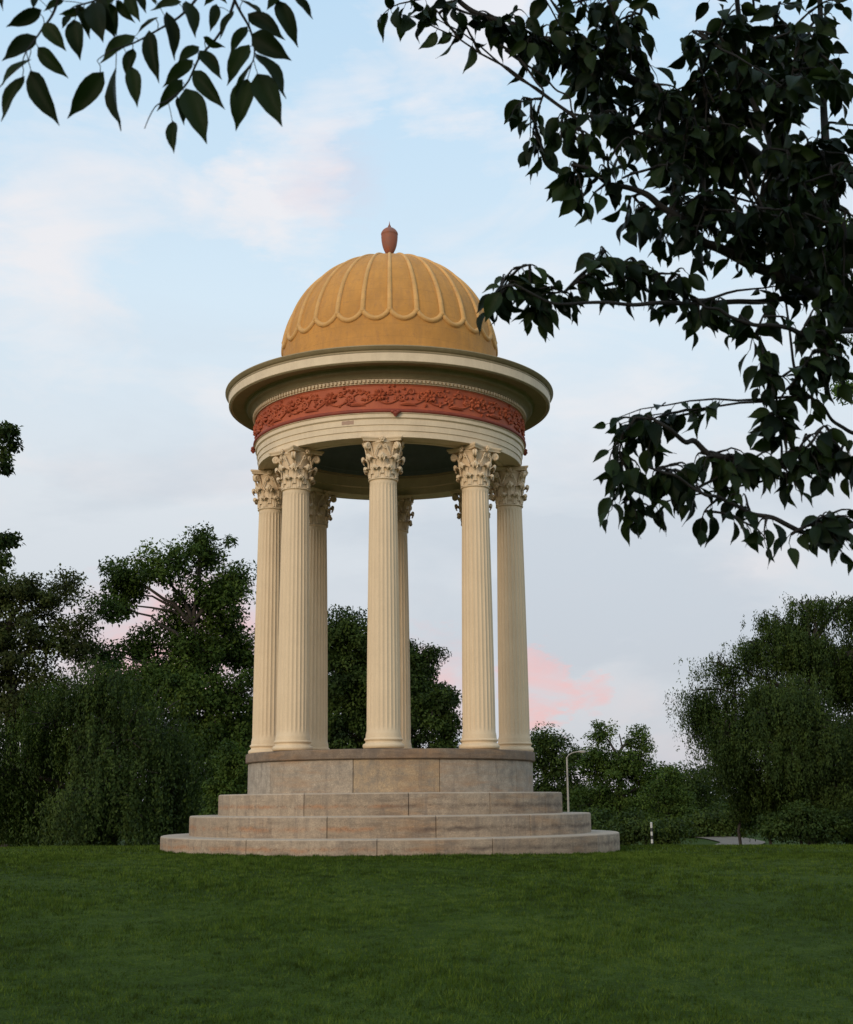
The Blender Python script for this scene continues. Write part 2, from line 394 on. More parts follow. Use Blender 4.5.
block_ring('step', M['stone'], 2.978, S2 - .03, S3, jpx([304, 408.5, 490, 545], 2.978, S3, 8, 3), 2.4, [.65, .35, .3, .6, .4, .2, .55, .3, .5, .4, .2])
block_ring('drum', M['drumstone'], 2.485, S3 - .03, CAPZ - .165, jpx([353, 440], 2.485, S3, 9, 4), 2.1, [.95, .2, .1, .0, .15, .1, .2, .1, .0, .3])
mb = MB(); mb.lathe([(0, CAPZ), (1.5, CAPZ), (2.505, CAPZ - .004), (2.525, CAPZ - .014), (2.53, CAPZ - .03), (2.53, CAPZ - .15), (2.515, CAPZ - .165), (2.44, CAPZ - .168)][::-1], 160, tone=.5)
mb.build('platform_slab', M['capstone'], root, 30)

RC = 2.178; A0 = R(3.013)
HCOL = ARCH - CAPZ
# --- shaft
def shaft_mesh():
    mb = MB(); nf = 24; per = 8; n = nf * per
    zb, zt = .235, HCOL - .715
    zs = np.concatenate([[zb, zb + .02, zb + .05, zb + .08, zb + .11], np.linspace(zb + .2, zt - .16, 14), [zt - .10, zt - .08, zt - .055, zt - .04, zt]])
    th = np.arange(n) * 2 * PI / n; ph = (np.arange(n) % per) / per
    rows = []
    for z in zs:
        t = (z - zb) / (zt - zb); rad = .272 - .046 * (max(0, t) ** 1.6)
        if z < zb + .05: rad += .012 * (1 - (z - zb) / .05)
        fl = np.clip((z - zb - .05) / .05, 0, 1) * np.clip((zt - .055 - z) / .03, 0, 1)
        dep = .0115 * fl * np.where((ph > .12), np.sin(PI * np.clip((ph - .12) / .88, 0, 1)) ** .7, 0)
        rr = rad - dep
        rows.append(np.stack([rr * np.cos(th), rr * np.sin(th), np.full(n, z)], 1))
    mb.grid(np.array(rows), cv=True); return mb
def base_mesh():
    mb = MB(); pr = []
    pr += [(.30, 0), (.333, .004)]
    for a in np.linspace(-80, 85, 9): pr.append((.303 + .034 * math.cos(R(a)), .043 + .040 * math.sin(R(a))))
    pr += [(.300, .086), (.292, .098), (.288, .112), (.293, .124)]
    for a in np.linspace(-80, 80, 7): pr.append((.290 + .022 * math.cos(R(a)), .146 + .022 * math.sin(R(a))))
    pr += [(.290, .170), (.290, .182), (.2865, .20), (.2845, .236), (.2, .2365)]
    mb.lathe(pr, 64); return mb
def acanthus(mb, ang, rb, z0, hgt, out, wid):
    # leaf profile: hugs the bell, then rolls outward and down
    prof = [(0, 0), (.004, .2), (.008, .42), (.02, .62), (.2, .80), (.48, .93), (.80, 1.0), (1.0, .95), (1.05, .84), (.92, .76)]
    us = np.linspace(-1, 1, 9); P = []
    for k, (o_, hh) in enumerate(prof):
        t = k / (len(prof) - 1)
        w = wid * (.62 + .38 * math.sin(PI * min(1, t * 1.35) * .75)) * (1 - .55 * max(0, t - .65) / .35)
        w *= (1 + .13 * math.cos(k * PI))
        row = []
        for u in us:
            rad = rb(z0 + hh * hgt) + .012 + o_ * out + .018 * (1 - abs(u)) - .01 * math.cos(u * PI * 2.5)
            dz = -.035 * abs(u) ** 2 * hgt / .25 * (1 if t > .5 else 0)
            aa = ang + u * w / max(rad, .1)
            row.append((rad * math.cos(aa), rad * math.sin(aa), z0 + hh * hgt + dz))
        P.append(row)
    P = np.array(P); mb.grid(P)
    # thickness: a back skin
    Q = P.copy(); c = np.array([math.cos(ang), math.sin(ang), 0]); Q -= c * .016; Q[-4:, :, 2] -= .008; mb.grid(Q[::-1])
    # bright rolled tip
    rt = rb(z0 + hgt) + out + .0
    mb.ball((rt * math.cos(ang), rt * math.sin(ang), z0 + hgt * .93), (wid * .42, wid * .42, hgt * .11 + .006), 8)
def capital_mesh():
    mb = MB(); H = .715
    def rb(z):
        t = z / H; return .228 + .075 * max(0, t - .45) ** 1.4 * 1.9
    mb.lathe([(.226, 0), (.246, .006), (.252, .018), (.246, .03), (.230, .036)] + [(rb(z), z) for z in np.linspace(.04, .60, 10)] + [(rb(.6) + .02, .62), (rb(.6) + .01, .645), (.1, .645)], 48)
    for k in range(8): acanthus(mb, k * PI / 4 + PI / 8, rb, .036, .185, .085, .082)
    for k in range(8): acanthus(mb, k * PI / 4, rb, .10, .315, .10, .082)
    for k in range(4):                      # corner volutes
        a = k * PI / 2 + PI / 4
        for sgn in (-1, 1):
            pts = []
            for t in np.linspace(0, 1, 10):
                pts.append((.235 + .08 * t ** 1.5, .36 + .24 * t - .02 * t * t))
            cx, cz = .350, .555
            for q in np.linspace(0, 1, 26):
                th_ = R(110) - q * R(560); rr = .054 * (1 - .80 * q)
                pts.append((cx + rr * math.cos(th_), cz + rr * math.sin(th_)))
            pts = np.array(pts); off = sgn * .020
            P3 = np.stack([pts[:, 0] * math.cos(a) - off * math.sin(a), pts[:, 0] * math.sin(a) + off * math.cos(a), pts[:, 1]], 1)
            mb.tube(P3, np.concatenate([np.linspace(.016, .024, 10), np.linspace(.024, .012, 26)]), 8)
        mb.ball((.345 * math.cos(a), .345 * math.sin(a), .58), (.045, .045, .06), 8)
    for k in range(4):                      # inner helices and central flower
        a = k * PI / 2
        for sgn in (-1, 1):
            pts = []
            for t in np.linspace(0, 1, 8): pts.append((sgn * (.13 - .07 * t), .40 + .17 * t))
            for q in np.linspace(0, 1, 16):
                th_ = R(90) - q * R(450); rr = .036 * (1 - .75 * q); pts.append((sgn * (.06 - rr * math.cos(th_) * 1), .545 + rr * math.sin(th_)))
            pts = np.array(pts); rad = .262 + (pts[:, 1] - .4) * .22
            P3 = np.stack([rad * math.cos(a) - pts[:, 0] * math.sin(a), rad * math.sin(a) + pts[:, 0] * math.cos(a), pts[:, 1]], 1)
            mb.tube(P3, .013, 6)
        for q in range(6):
            t = q * PI / 3; r0 = .325
            mb.ball((r0 * math.cos(a) - .032 * math.cos(t) * math.sin(a), r0 * math.sin(a) + .032 * math.cos(t) * math.cos(a), .66 + .034 * math.sin(t)), .022, 6)
        mb.ball((.34 * math.cos(a), .34 * math.sin(a), .66), .022, 6)
    # abacus: concave sides, clipped corners
    def ring(sc, z):
        pts = []
        for k in range(4):
            a = k * PI / 2
            for u in np.linspace(-1, 1, 13):
                w = u * .335; dpt = .345 - .062 * (1 - u * u)
                pts.append((sc * (dpt * math.cos(a) - w * math.sin(a)), sc * (dpt * math.sin(a) + w * math.cos(a)), z))
        return pts
    mb.grid(np.array([[(0, 0, .640)] * 52, ring(.93, .640), ring(.94, .668), ring(.97, .676), ring(1.0, .69), ring(1.0, H - .004), ring(.99, H - .001), [(0, 0, H - .001)] * 52]), cv=True)
    return mb
sh = shaft_mesh().build('column', M['cream'], root, 40)
bs = base_mesh().build('column_base', M['cream'], sh, 40)
cp = capital_mesh().build('capital', M['cream'], sh, 55); cp.location = (0, 0, HCOL - .715)
for k in range(8):
    a = E0 + k * PI / 4 - A0
    if k == 0: s_o, b_o, c_o = sh, bs, cp
    else:
        s_o, b_o, c_o = sh.copy(), bs.copy(), cp.copy()
        for q in (s_o, b_o, c_o): COL.objects.link(q)
        s_o.parent = root; b_o.parent = s_o; c_o.parent = s_o
    s_o.location = (RC * math.cos(a), RC * math.sin(a), CAPZ + .001); s_o.rotation_euler = (0, 0, a)

# --- entablature
RO, RI = 2.454, 1.965
h = ARCH
mb = MB()
mb.lathe([(RI + .06, ARCHT - .02), (RI + .0, ARCHT - .06), (RI, h + .16), (RI + .03, h + .15), (RI + .03, h + .012), (RI + .045, h),
          (RI + .12, h), (RI + .13, h + .012), (RO - .16, h + .012), (RO - .15, h),
          (RO - .055, h), (RO - .045, h + .005), (RO - .045, h + .105), (RO - .030, h + .110), (RO - .030, h + .205), (RO - .015, h + .212),
          (RO - .015, h + .31), (RO - .002, h + .318), (RO + .012, h + .33), (RO + .012, h + .40), (RO + .028, h + .41), (RO + .032, ARCHT - .004), (RO - .05, ARCHT)], 192)
arch = mb.build('architrave', M['cream2'], root, 25)
# bare patch in the paint
mb = MB(); a0 = math.asin((340 - 389.6) / 150); a1 = math.asin((352.5 - 389.6) / 150)
th = np.linspace(E0 + a0, E0 + a1, 8); P = []
for j, z in enumerate((.235, .250, .290, .300)):
    P.append([((RO - .0125) * math.cos(t), (RO - .0125) * math.sin(t), h + z - .003 * math.sin(i * 2.1 + j)) for i, t in enumerate(th)])
mb.grid(np.array(P)); mb.build('bare_patch', M['peel'], arch, 0)
# red frieze
mb = MB()
pr = [(RO - .05, ARCHT + .076), (RO - .006, ARCHT + .077), (RO - .006, REDT - .03), (RO + .004, REDT - .015), (RO + .004, REDT)]
mb.lathe(pr, 192)
fz = mb.build('frieze', M['red'], root, 30)
mb = MB(); pr = [(RO - .05, ARCHT + .001)]
for a in np.linspace(-85, 85, 9): pr.append((RO + .018 + .036 * math.cos(R(a)), ARCHT + .036 + .034 * math.sin(R(a))))
pr += [(RO - .05, ARCHT + .075)]
mb.lathe(pr, 192); mb.build('frieze_moulding', M['darkred'], fz, 40)
rel = MB()
def cyl(s, z, d=0): rr = RO - .006 + d; a = E0 + s / RO; return (rr * math.cos(a), rr * math.sin(a), z)
zm = (ARCHT + .075 + REDT) / 2; step = 2 * PI * RO / 18; off = R(-4) * RO
for k in range(18):
    s0 = off + k * step
    # rosette: petals round a boss
    for q in range(7):
        t = q * 2 * PI / 7
        rel.tube([cyl(s0 + .03 * math.cos(t), zm + .02 + .03 * math.sin(t), .012), cyl(s0 + .075 * math.cos(t + .2), zm + .02 + .075 * math.sin(t + .2), .035), cyl(s0 + .125 * math.cos(t + .5), zm + .02 + .115 * math.sin(t + .5), .008)], [.018, .034, .010], 6)
    rel.ball(cyl(s0, zm + .02, .03), .028, 6)
    # running vine
    for sg, ph in ((1, 0), (-1, PI)):
        pts = [cyl(s0 + t * step, zm - .02 + sg * .10 * math.sin(t * 2 * PI + .6), .014) for t in np.linspace(0, 1, 22)]
        rel.tube(pts, .015, 6)
    # curled scrolls
    for (ds, dz, sg, r0) in ((.22, .07, 1, .065), (.42, -.03, -1, .075), (.62, .085, -1, .06), (.80, -.02, 1, .06)):
        pts = [cyl(s0 + ds * step + sg * r0 * (1 - .8 * q) * math.cos(q * R(480)), zm + dz + r0 * (1 - .8 * q) * math.sin(q * R(480)), .016) for q in np.linspace(0, 1, 18)]
        rel.tube(pts, np.linspace(.022, .012, 18), 6)
    # long leaf below, and small leaflets
    pts = [cyl(s0 + step * (.40 + .32 * t), zm - .14 + .02 * math.sin(t * PI * 1.2), .012) for t in np.linspace(0, 1, 8)]
    rel.tube(pts, [.008, .026, .034, .036, .034, .026, .016, .006], 6)
    for q in range(22):
        s_, z_, t = s0 + step * rs.uniform(.12, .95), zm + rs.uniform(-.15, .17), rs.uniform(0, 2 * PI)
        rel.tube([cyl(s_, z_, .006), cyl(s_ + .03 * math.cos(t), z_ + .03 * math.sin(t), .022), cyl(s_ + .065 * math.cos(t), z_ + .065 * math.sin(t), .005)], [.008, .026, .005], 6)
rel.build('relief_ornament', M['red'], fz, 50)
# small hanging ornaments below the frieze moulding, at the four quarters
for k in range(4):
    a = E0 + R(2.2) + k * PI / 2; mb = MB(); rr = RO + .055
    for (dt, z, s_) in ((0, ARCHT - .02, .05), (-.045, ARCHT + .01, .04), (.045, ARCHT + .01, .04), (0, ARCHT - .055, .028)):
        mb.ball((rr * math.cos(a) - dt * math.sin(a), rr * math.sin(a) + dt * math.cos(a), z), (s_, s_, s_ * .8), 8)
    mb.build('drop_ornament', M['darkred'], fz, 60)
# bead course
mb = MB(); nb = 220
mb.lathe([(RO - .02, REDT + .001), (RO + .03, REDT + .002), (RO + .032, REDT + .085), (RO - .02, REDT + .086)], 192)
for k in range(nb):
    a = k * 2 * PI / nb; mb.box(((RO + .048) * math.cos(a), (RO + .048) * math.sin(a), REDT + .045), (.044, .036, .050), a)
mb.build('bead_moulding', M['cream2'], root, 25)
# cornice: olive mouldings with a cream fascia
z = REDT + .087
mb = MB(); pr = [(RO - .02, z), (RO + .055, z + .001)]
for t in np.linspace(0, 1, 9): pr.append((RO + .058 + .14 * t + .018 * math.sin(t * PI), z + .012 + .135 * t + .014 * math.sin(t * 2 * PI)))
pr += [(RO + .215, z + .150), (RO + .225, z + .165), (RO + .46, z + .150), (RO + .475, z + .132), (2.948, z + .150)]
mb.lathe(pr, 192); corn = mb.build('cornice', M['olive'], root, 25)
zc = z + .150
mb = MB(); mb.lathe([(2.9, zc - .002), (2.951, zc - .002), (2.962, zc + .006), (2.965, zc + .07), (2.968, zc + .146), (2.95, zc + .150)], 192)
mb.build('cornice_fascia', M['cream2'], corn, 25)
zt = zc + .150
mb = MB(); pr = [(2.94, zt + .0005), (2.972, zt + .001), (2.976, zt + .022), (2.962, zt + .028), (2.960, zt + .040)]
for t in np.linspace(0, 1, 6): pr.append((2.975 + .05 * t ** .8, zt + .042 + .045 * t))
pr += [(3.03, zt + .092), (3.03, zt + .106), (3.015, zt + .112), (2.6, zt + .16), (2.15, zt + .20), (1.9, zt + .205)]
mb.lathe(pr, 192); mb.build('cornice_crown', M['olive'], corn, 25)
# ceiling
mb = MB(); pr = [(RI + .055, ARCHT - .03), (RI - .12, ARCHT - .03), (RI - .14, ARCHT + .02)]
for t in np.linspace(0, 1, 10): pr.append(((RI - .16) * math.cos(t * PI / 2) + .001, ARCHT + .03 + .55 * math.sin(t * PI / 2)))
mb.lathe(pr, 96); mb.build('ceiling', M['ceiling'], root, 30)
mb = MB(); mb.lathe([(RI + .05, ARCHT - .055), (RI - .08, ARCHT - .055), (RI - .09, ARCHT - .032)], 96); mb.build('ceiling_moulding', M['olive'], root, 30)

# --- dome
RD, ZD = 1.99, 8.815
mb = MB(); pr = [(RD + .075, zt + .19), (RD + .06, zt + .24), (RD + .022, zt + .30), (RD + .005, zt + .40), (RD, ZD - .15), (RD, ZD)]
for t in np.linspace(0, 1, 30)[1:]: pr.append((RD * math.cos(t * PI / 2) + .0005, ZD + RD * math.sin(t * PI / 2)))
mb.lathe(pr, 156); dome = mb.build('dome', M['yellow'], root, 40)
NR = 26; da = 2 * PI / NR
def sph(a, el, o_=0.0):
    if el < 0: return ((RD + o_) * math.cos(a), (RD + o_) * math.sin(a), ZD + RD * el)
    r_ = RD + o_; return (r_ * math.cos(el) * math.cos(a), r_ * math.cos(el) * math.sin(a), ZD + r_ * math.sin(el))
pts = []
for u in np.linspace(-1, 1, 15):                                    # the scalloped foot of one panel
    pts.append(sph(u * da / 2, .150 - .088 * max(0, 1 - abs(u) ** 1.9) ** .80, -.004))
rib = [sph(da / 2, e, -.004) for e in np.linspace(.150, 1.50, 26)]
mb = MB(); mb.tube(np.array(pts), .047, 8); mb.tube(np.array(rib), np.linspace(.050, .022, 26), 8)
mb.ball(sph(da / 2, .140, -.004), .056, 8)
sc0 = mb.build('scalloped_rib', M['yellow2'], dome, 60)
for k in range(NR):
    q = sc0 if k == 0 else sc0.copy()
    if k: COL.objects.link(q); q.parent = dome
    q.rotation_euler = (0, 0, E0 + da / 2 + k * da)
# finial
za = ZD + RD
mb = MB(); mb.lathe([(.11, za - .03), (.10, za + .012), (.05, za + .03), (.026, za + .06), (.024, za + .11), (.045, za + .135), (.080, za + .18), (.114, za + .25), (.138, za + .33), (.152, za + .42), (.158, za + .50), (.157, za + .54),
    (.163, za + .55), (.161, za + .575), (.148, za + .605), (.122, za + .64), (.086, za + .67), (.050, za + .69), (.030, za + .705), (.030, za + .725), (.016, za + .745), (.008, za + .78), (.001, za + .83)], 32)
mb.build('finial', M['finial'], root, 35)

# ------------------------------------------------------------------ trees
def unit(v): return v / (np.linalg.norm(v, axis=-1, keepdims=True) + 1e-9)
def leaf_quads(P, D, L, W, rng, fold=.22, pref=None):
    """P base points, D directions -> one folded diamond per leaf"""
    n = len(P); D = unit(D); r = unit(rng.normal(size=(n, 3)));
    if pref is not None: r = unit(unit(pref) + .55 * r)
    S = unit(np.cross(D, r)); Nv = np.cross(S, D)
    L = np.asarray(L)[:, None] if np.ndim(L) else L; W = np.asarray(W)[:, None] if np.ndim(W) else W
    mid = P + D * L * .45
    V = np.stack([P, mid - S * W / 2 + Nv * W * fold, P + D * L, mid + S * W / 2 + Nv * W * fold], 1).reshape(-1, 3)
    return V, np.arange(4 * n).reshape(n, 4)
def branch_curve(a, b, sag, rng, n=7, jit=.06):
    a, b = np.asarray(a, float), np.asarray(b, float); t = np.linspace(0, 1, n)[:, None]; L = np.linalg.norm(b - a)
    c = a + (b - a) * t + np.array([0, 0, 1.]) * sag * L * np.sin(PI * t)
    c[1:-1] += rng.normal(0, jit * L / n * 1.5, (n - 2, 3)); return c

def tree(name, label, base, lobes, mat, nsub, lps, leaf, seed, sub=.5, trunk=.22, limbcol='bark', droop=.3, group=None, strand=0, fork=.4, cat='tree', flat=.7, shell=.5, tips=True):
    """lobes: list of (cx,cy,cz,rx,ry,rz)"""
    rng = np.random.RandomState(seed); lps = int(lps * 2.3); leaf = leaf * .74
    bx, by = base; bz = float(gz(bx, by))
    t0 = empty(name, label, cat, (bx, by, bz), group)
    lob = np.array(lobes, float); lob[:, 0] -= bx; lob[:, 1] -= by; lob[:, 2] -= bz
    vol = lob[:, 3] * lob[:, 4] * lob[:, 5]; area = vol ** (2 / 3.)
    top = lob[:, 2].max(); cen = (lob[:, :3] * area[:, None]).sum(0) / area.sum()
    wood = MB(); fz_ = np.array([cen[0] * fork, cen[1] * fork, max(.6, min(lob[:, 2].min(), top * fork))])
    tr = branch_curve((0, 0, -.3), fz_, 0, rng, 7, .1)
    wood.tube(tr, np.linspace(trunk * 1.25, trunk * .85, 7), 10)
    crowntop = np.array([cen[0], cen[1], top])
    lead = branch_curve(fz_, crowntop, .02, rng, 8, .12); wood.tube(lead, np.linspace(trunk * .8, trunk * .12, 8), 8)
    nodes = [*lead]
    for c in lob:
        j = min(len(lead) - 1, max(0, int(np.argmin(np.abs(lead[:, 2] - (c[2] - .45 * np.linalg.norm(c[:2] - cen[:2])))))))
        j = min(j, 5)
        lb = branch_curve(lead[j], c[:3], .06, rng, 8, .12); rr = trunk * .5 * (c[3:6].mean() / lob[:, 3:6].mean()) ** .5
        wood.tube(lb, np.linspace(rr, rr * .25, 8), 7); nodes += [*lb[2:]]
    nodes = np.array(nodes)
    cnt = np.maximum(1, (nsub * area / area.sum()).astype(int))
    leaves = MB()
    for c, k in zip(lob, cnt):
        u = unit(rng.normal(size=(k, 3))); rad = rng.uniform(0, 1, k) ** shell
        sc = c[:3] + u * rad[:, None] * c[3:6] * (.80 if strand else .9)
        sc = sc[sc[:, 2] > .15]
        for q in sc:
            j = np.argmin(((nodes - q) ** 2).sum(1) + rng.uniform(0, .5)); bc = branch_curve(nodes[j], q, .06, rng, 5, .12)
            wood.tube(bc, np.linspace(trunk * .11, trunk * .03, 5) + .004, 4, cap=False)
            s_ = sub * rng.uniform(.6, 1.35); nl = int(lps * rng.uniform(.7, 1.3))
            outv = unit((q - cen) * np.array([1, 1, .6]))
            if strand:
                # hanging strands
                ns = max(2, nl // 18); st = q + rng.normal(0, s_ * .42, (ns, 3)) * [1, 1, .4]
                for p in st:
                    Ls = strand * rng.uniform(.45, 1.2); m_ = 19; tt = np.sort(rng.uniform(0, 1, m_))[:, None]
                    dr = outv * .16 * rng.uniform(.2, 1) + rng.normal(0, .08, 3)
                    pp = p + dr * np.sqrt(tt) * Ls * .6 + np.array([0, 0, -1.]) * tt * Ls
                    pp = pp + rng.normal(0, .05, pp.shape)
                    pp = pp[pp[:, 2] > .05]
                    if not len(pp): continue
                    D = rng.normal(0, .5, pp.shape) + [0, 0, -1.0]
                    l_ = leaf * rng.uniform(.7, 1.3, len(pp)); V, Fc = leaf_quads(pp, D, l_, l_ * .42, rng, pref=unit((p - cen) * [1, 1, .5]) * .8 + [0, 0, .7] + .0 * pp)
                    leaves.add(V, Fc, np.repeat(rng.uniform(0, 1) * .8 + rng.uniform(0, .2, len(pp)), 4))
            else:
                u2 = unit(rng.normal(size=(nl, 3))); r2 = rng.uniform(0, 1, nl) ** .45
                pp = q + u2 * r2[:, None] * s_ * np.array([1, 1, flat]); pp = pp[pp[:, 2] > .02]
                D = unit(pp - q) * .3 + rng.normal(0, .6, pp.shape) + outv * .2 + np.array([0, 0, -droop * 1.5])
                l_ = leaf * rng.uniform(.6, 1.35, len(pp)); V, Fc = leaf_quads(pp, D, l_, l_ * .58, rng, pref=unit(pp - q) + outv * .5 + [0, 0, .6])
                leaves.add(V, Fc, np.repeat(rng.uniform(0, 1) * .8 + rng.uniform(0, .2, len(pp)), 4))
    wood.build('trunk', M[limbcol], t0, 180)
    leaves.build('crown', M[mat], t0, 0)
    return t0
def lobes_px(L, d):
    out = []
    for e in L:
        px, py, rx, ry = e[:4]; dd = e[4] if len(e) > 4 else 0; ry_ = e[5] if len(e) > 5 else None
        p = at(px, py, d + dd); k = (d + dd) / F
        out.append((*p, rx * k, (ry_ or rx * k * .9), ry * k))
    return out
def base_px(px, d): p = at(px, 840, d); return (p[0], p[1])
TG = 'park trees beyond the lawn'
# --- left group
tree('tree', 'tall open crowned tree left of the rotunda with a bare curved limb and sky gaps', base_px(190, 66),
     lobes_px([(205, 552, 34, 24), (160, 562, 32, 24, -1), (122, 576, 30, 18), (112, 604, 20, 18, -1), (148, 646, 26, 20, 1), (132, 590, 24, 12, 1), (175, 625, 18, 26, 1), (236, 580, 24, 28), (210, 600, 44, 30), (118, 602, 14, 12, 1), (225, 640, 40, 36, 1), (196, 660, 36, 30, 0), (105, 655, 18, 20), (230, 700, 40, 42, -1), (180, 700, 50, 44, -1), (130, 690, 40, 36, -1), (240, 760, 40, 44, -1), (190, 780, 50, 60, -2), (225, 815, 50, 30, -2), (242, 655, 26, 30, 2), (238, 735, 30, 40, 2), (210, 740, 40, 40, 3), (170, 680, 40, 30, 2)], 66),
     'leaf_mid', 580, 80, .24, 11, sub=.75, trunk=.26, group=TG, fork=.5, shell=.6)
tree('tree', 'olive brown broad tree at the left edge with a ragged flat top', base_px(10, 62),
     lobes_px([(30, 590, 45, 22), (-20, 600, 50, 35), (65, 590, 20, 18), (10, 640, 60, 45), (75, 640, 30, 32), (-50, 680, 60, 70), (20, 700, 60, 50), (60, 760, 50, 60, 2)], 62),
     'leaf_brown', 300, 90, .22, 12, sub=.7, trunk=.38, group=TG, shell=.55)
tree('weeping_tree', 'low mounded weeping tree with foliage to the ground, left of the steps', base_px(110, 52),
     lobes_px([(105, 690, 60, 42), (60, 725, 60, 55), (150, 730, 50, 60), (30, 790, 50, 55), (110, 790, 75, 55, -1.5), (182, 790, 38, 55), (-10, 770, 40, 60), (120, 740, 60, 50, -1)], 52),
     'leaf_dark', 300, 190, .17, 13, sub=1.0, trunk=.3, strand=1.5, group=TG, shell=.45, fork=.3)
tree('leafy_shrub', 'mid green leafy shrub between the weeping tree and the steps', base_px(232, 46),
     lobes_px([(234, 755, 16, 16), (226, 785, 20, 26), (240, 800, 18, 34), (222, 815, 20, 22)], 46), 'leaf_mid', 90, 60, .15, 14, sub=.35, trunk=.06, cat='shrub', group='shrubs beyond the lawn')
tree('tree', 'sparse tree mostly outside the frame at the left edge, one sprig against the sky', base_px(-75, 30),
     lobes_px([(9, 432, 17, 20), (2, 458, 14, 14), (0, 545, 16, 18), (-10, 572, 14, 14), (-45, 500, 34, 45), (-80, 440, 55, 50), (-90, 540, 55, 60)], 30), 'leaf_dark', 130, 60, .16, 15, sub=.26, trunk=.2, group=TG)
# --- behind the rotunda
tree('tree', 'dark conical tree seen between the rotunda columns', base_px(395, 64),
     lobes_px([(350, 626, 24, 22), (378, 640, 22, 22), (345, 650, 30, 30), (400, 655, 24, 20), (335, 665, 40, 44), (372, 660, 26, 30), (385, 685, 46, 38), (428, 664, 14, 18), (432, 698, 30, 28), (400, 740, 60, 50), (340, 740, 46, 54), (350, 700, 40, 40, 2), (408, 690, 40, 34, 2), (395, 665, 30, 26, 1), (447, 750, 22, 44), (390, 800, 80, 46)], 64),
     'leaf_dark', 700, 90, .21, 16, sub=.6, trunk=.35, group=TG, shell=.5)
tree('tree', 'dark tree standing behind the left pair of columns', base_px(280, 70),
     lobes_px([(285, 640, 30, 40), (300, 690, 40, 50), (270, 740, 40, 60), (310, 770, 45, 50), (260, 800, 40, 40)], 70), 'leaf_dark', 200, 80, .22, 17, sub=.75, trunk=.35, group=TG)
# --- right group, farther off
tree('tree', 'rounded dark tree just right of the rotunda columns behind the street lamp', base_px(552, 118),
     lobes_px([(545, 740, 20, 16), (530, 760, 30, 28), (565, 765, 28, 24), (520, 800, 40, 32), (560, 800, 40, 32), (545, 825, 40, 15)], 118), 'leaf_dark', 240, 60, .34, 18, sub=1.1, trunk=.4, group=TG)
tree('tree', 'tree with two loose feathery tops right of the street lamp', base_px(618, 112),
     lobes_px([(603, 734, 14, 14), (636, 736, 16, 11), (598, 760, 20, 14), (640, 755, 18, 12), (615, 770, 40, 22), (650, 785, 22, 22), (600, 805, 34, 30), (640, 812, 34, 26)], 112), 'leaf_mid', 240, 60, .30, 19, sub=.85, trunk=.35, group=TG, shell=.6)
tree('tree', 'small mid green tree in the gap beside the weeping tree', base_px(668, 98),
     lobes_px([(668, 778, 12, 10), (660, 795, 22, 14), (680, 805, 20, 18), (662, 822, 28, 14)], 98), 'leaf_mid', 90, 60, .24, 20, sub=.7, trunk=.2, group=TG)
tree('tree', 'distant dark tree with a low rounded top left of the weeping tree', base_px(690, 128),
     lobes_px([(672, 773, 22, 11), (705, 775, 22, 14), (690, 795, 40, 22), (700, 818, 50, 20)], 128), 'leaf_dark', 140, 60, .32, 21, sub=1.2, trunk=.3, group=TG)
tree('weeping_tree', 'large weeping tree with drooping branches at the right edge of the lawn', base_px(815, 50),
     lobes_px([(845, 602, 36, 14), (808, 604, 30, 12), (778, 618, 22, 14), (752, 642, 26, 18), (722, 665, 24, 14), (705, 690, 22, 20), (694, 712, 18, 14), (800, 650, 50, 40), (770, 690, 60, 40), (740, 720, 50, 36), (850, 670, 60, 60, 1), (820, 740, 80, 50), (790, 720, 60, 60, -1.5), (735, 760, 42, 36, 1), (725, 735, 34, 30, -1), (880, 760, 60, 60), (900, 640, 50, 40), (790, 785, 80, 30, 1), (850, 790, 60, 30, -1)], 50),
     'leaf_dark', 560, 230, .15, 22, sub=.75, trunk=.26, strand=1.1, group=TG, shell=.5, fork=.35)
for (px, d, h_, lab) in ((738, 51, 1.1, 'thin dark sapling trunk at the near end of the path'), (768, 52, .9, 'thin dark sapling under the weeping tree, right of the path')):
    tree('sapling', lab, base_px(px, d), lobes_px([(px, 815, 9, 10), (px + 4, 803, 12, 10)], d), 'leaf_dark', 14, 50, .14, 23 + int(px), sub=.25, trunk=.055, group='saplings by the path', fork=.8)
for (px, py, d, rx, ry, lab, sd) in ((715, 822, 72, 26, 20, 'dark round shrub behind the path', 31), (800, 822, 47, 34, 17, 'low spreading dark evergreen shrub beneath the weeping tree', 32),
                              (850, 820, 48, 30, 24, 'dark evergreen shrub at the right edge of the lawn', 33), (645, 829, 59, 34, 16, 'low dark shrub behind the striped post', 34), (590, 826, 98, 30, 16, 'low dark shrub behind the end of the lowest step', 35)):
    tree('evergreen_shrub', lab, base_px(px, d), lobes_px([(px, py, rx, ry), (px - rx * .7, py + 4, rx * .6, ry * .7), (px + rx * .7, py + 3, rx * .6, ry * .75)], d), 'leaf_dark', 60, 70, .0032 * d, sd, sub=.011 * d, trunk=.06, cat='shrub', group='dark shrubs beyond the lawn', flat=.5)
for (px, d, rx, top, lab, sd) in ((20, 58, 45, 800, 'dark shrub at the foot of the olive brown tree', 41), (190, 60, 40, 790, 'dark shrub at the foot of the tall open crowned tree', 42)):
    tree('evergreen_shrub', lab, base_px(px, d), lobes_px([(px, 820, rx, 24), (px - 20, 810, rx * .5, 26)], d), 'leaf_dark', 70, 70, .2, sd, sub=.6, trunk=.06, cat='shrub', group='dark shrubs beyond the lawn')
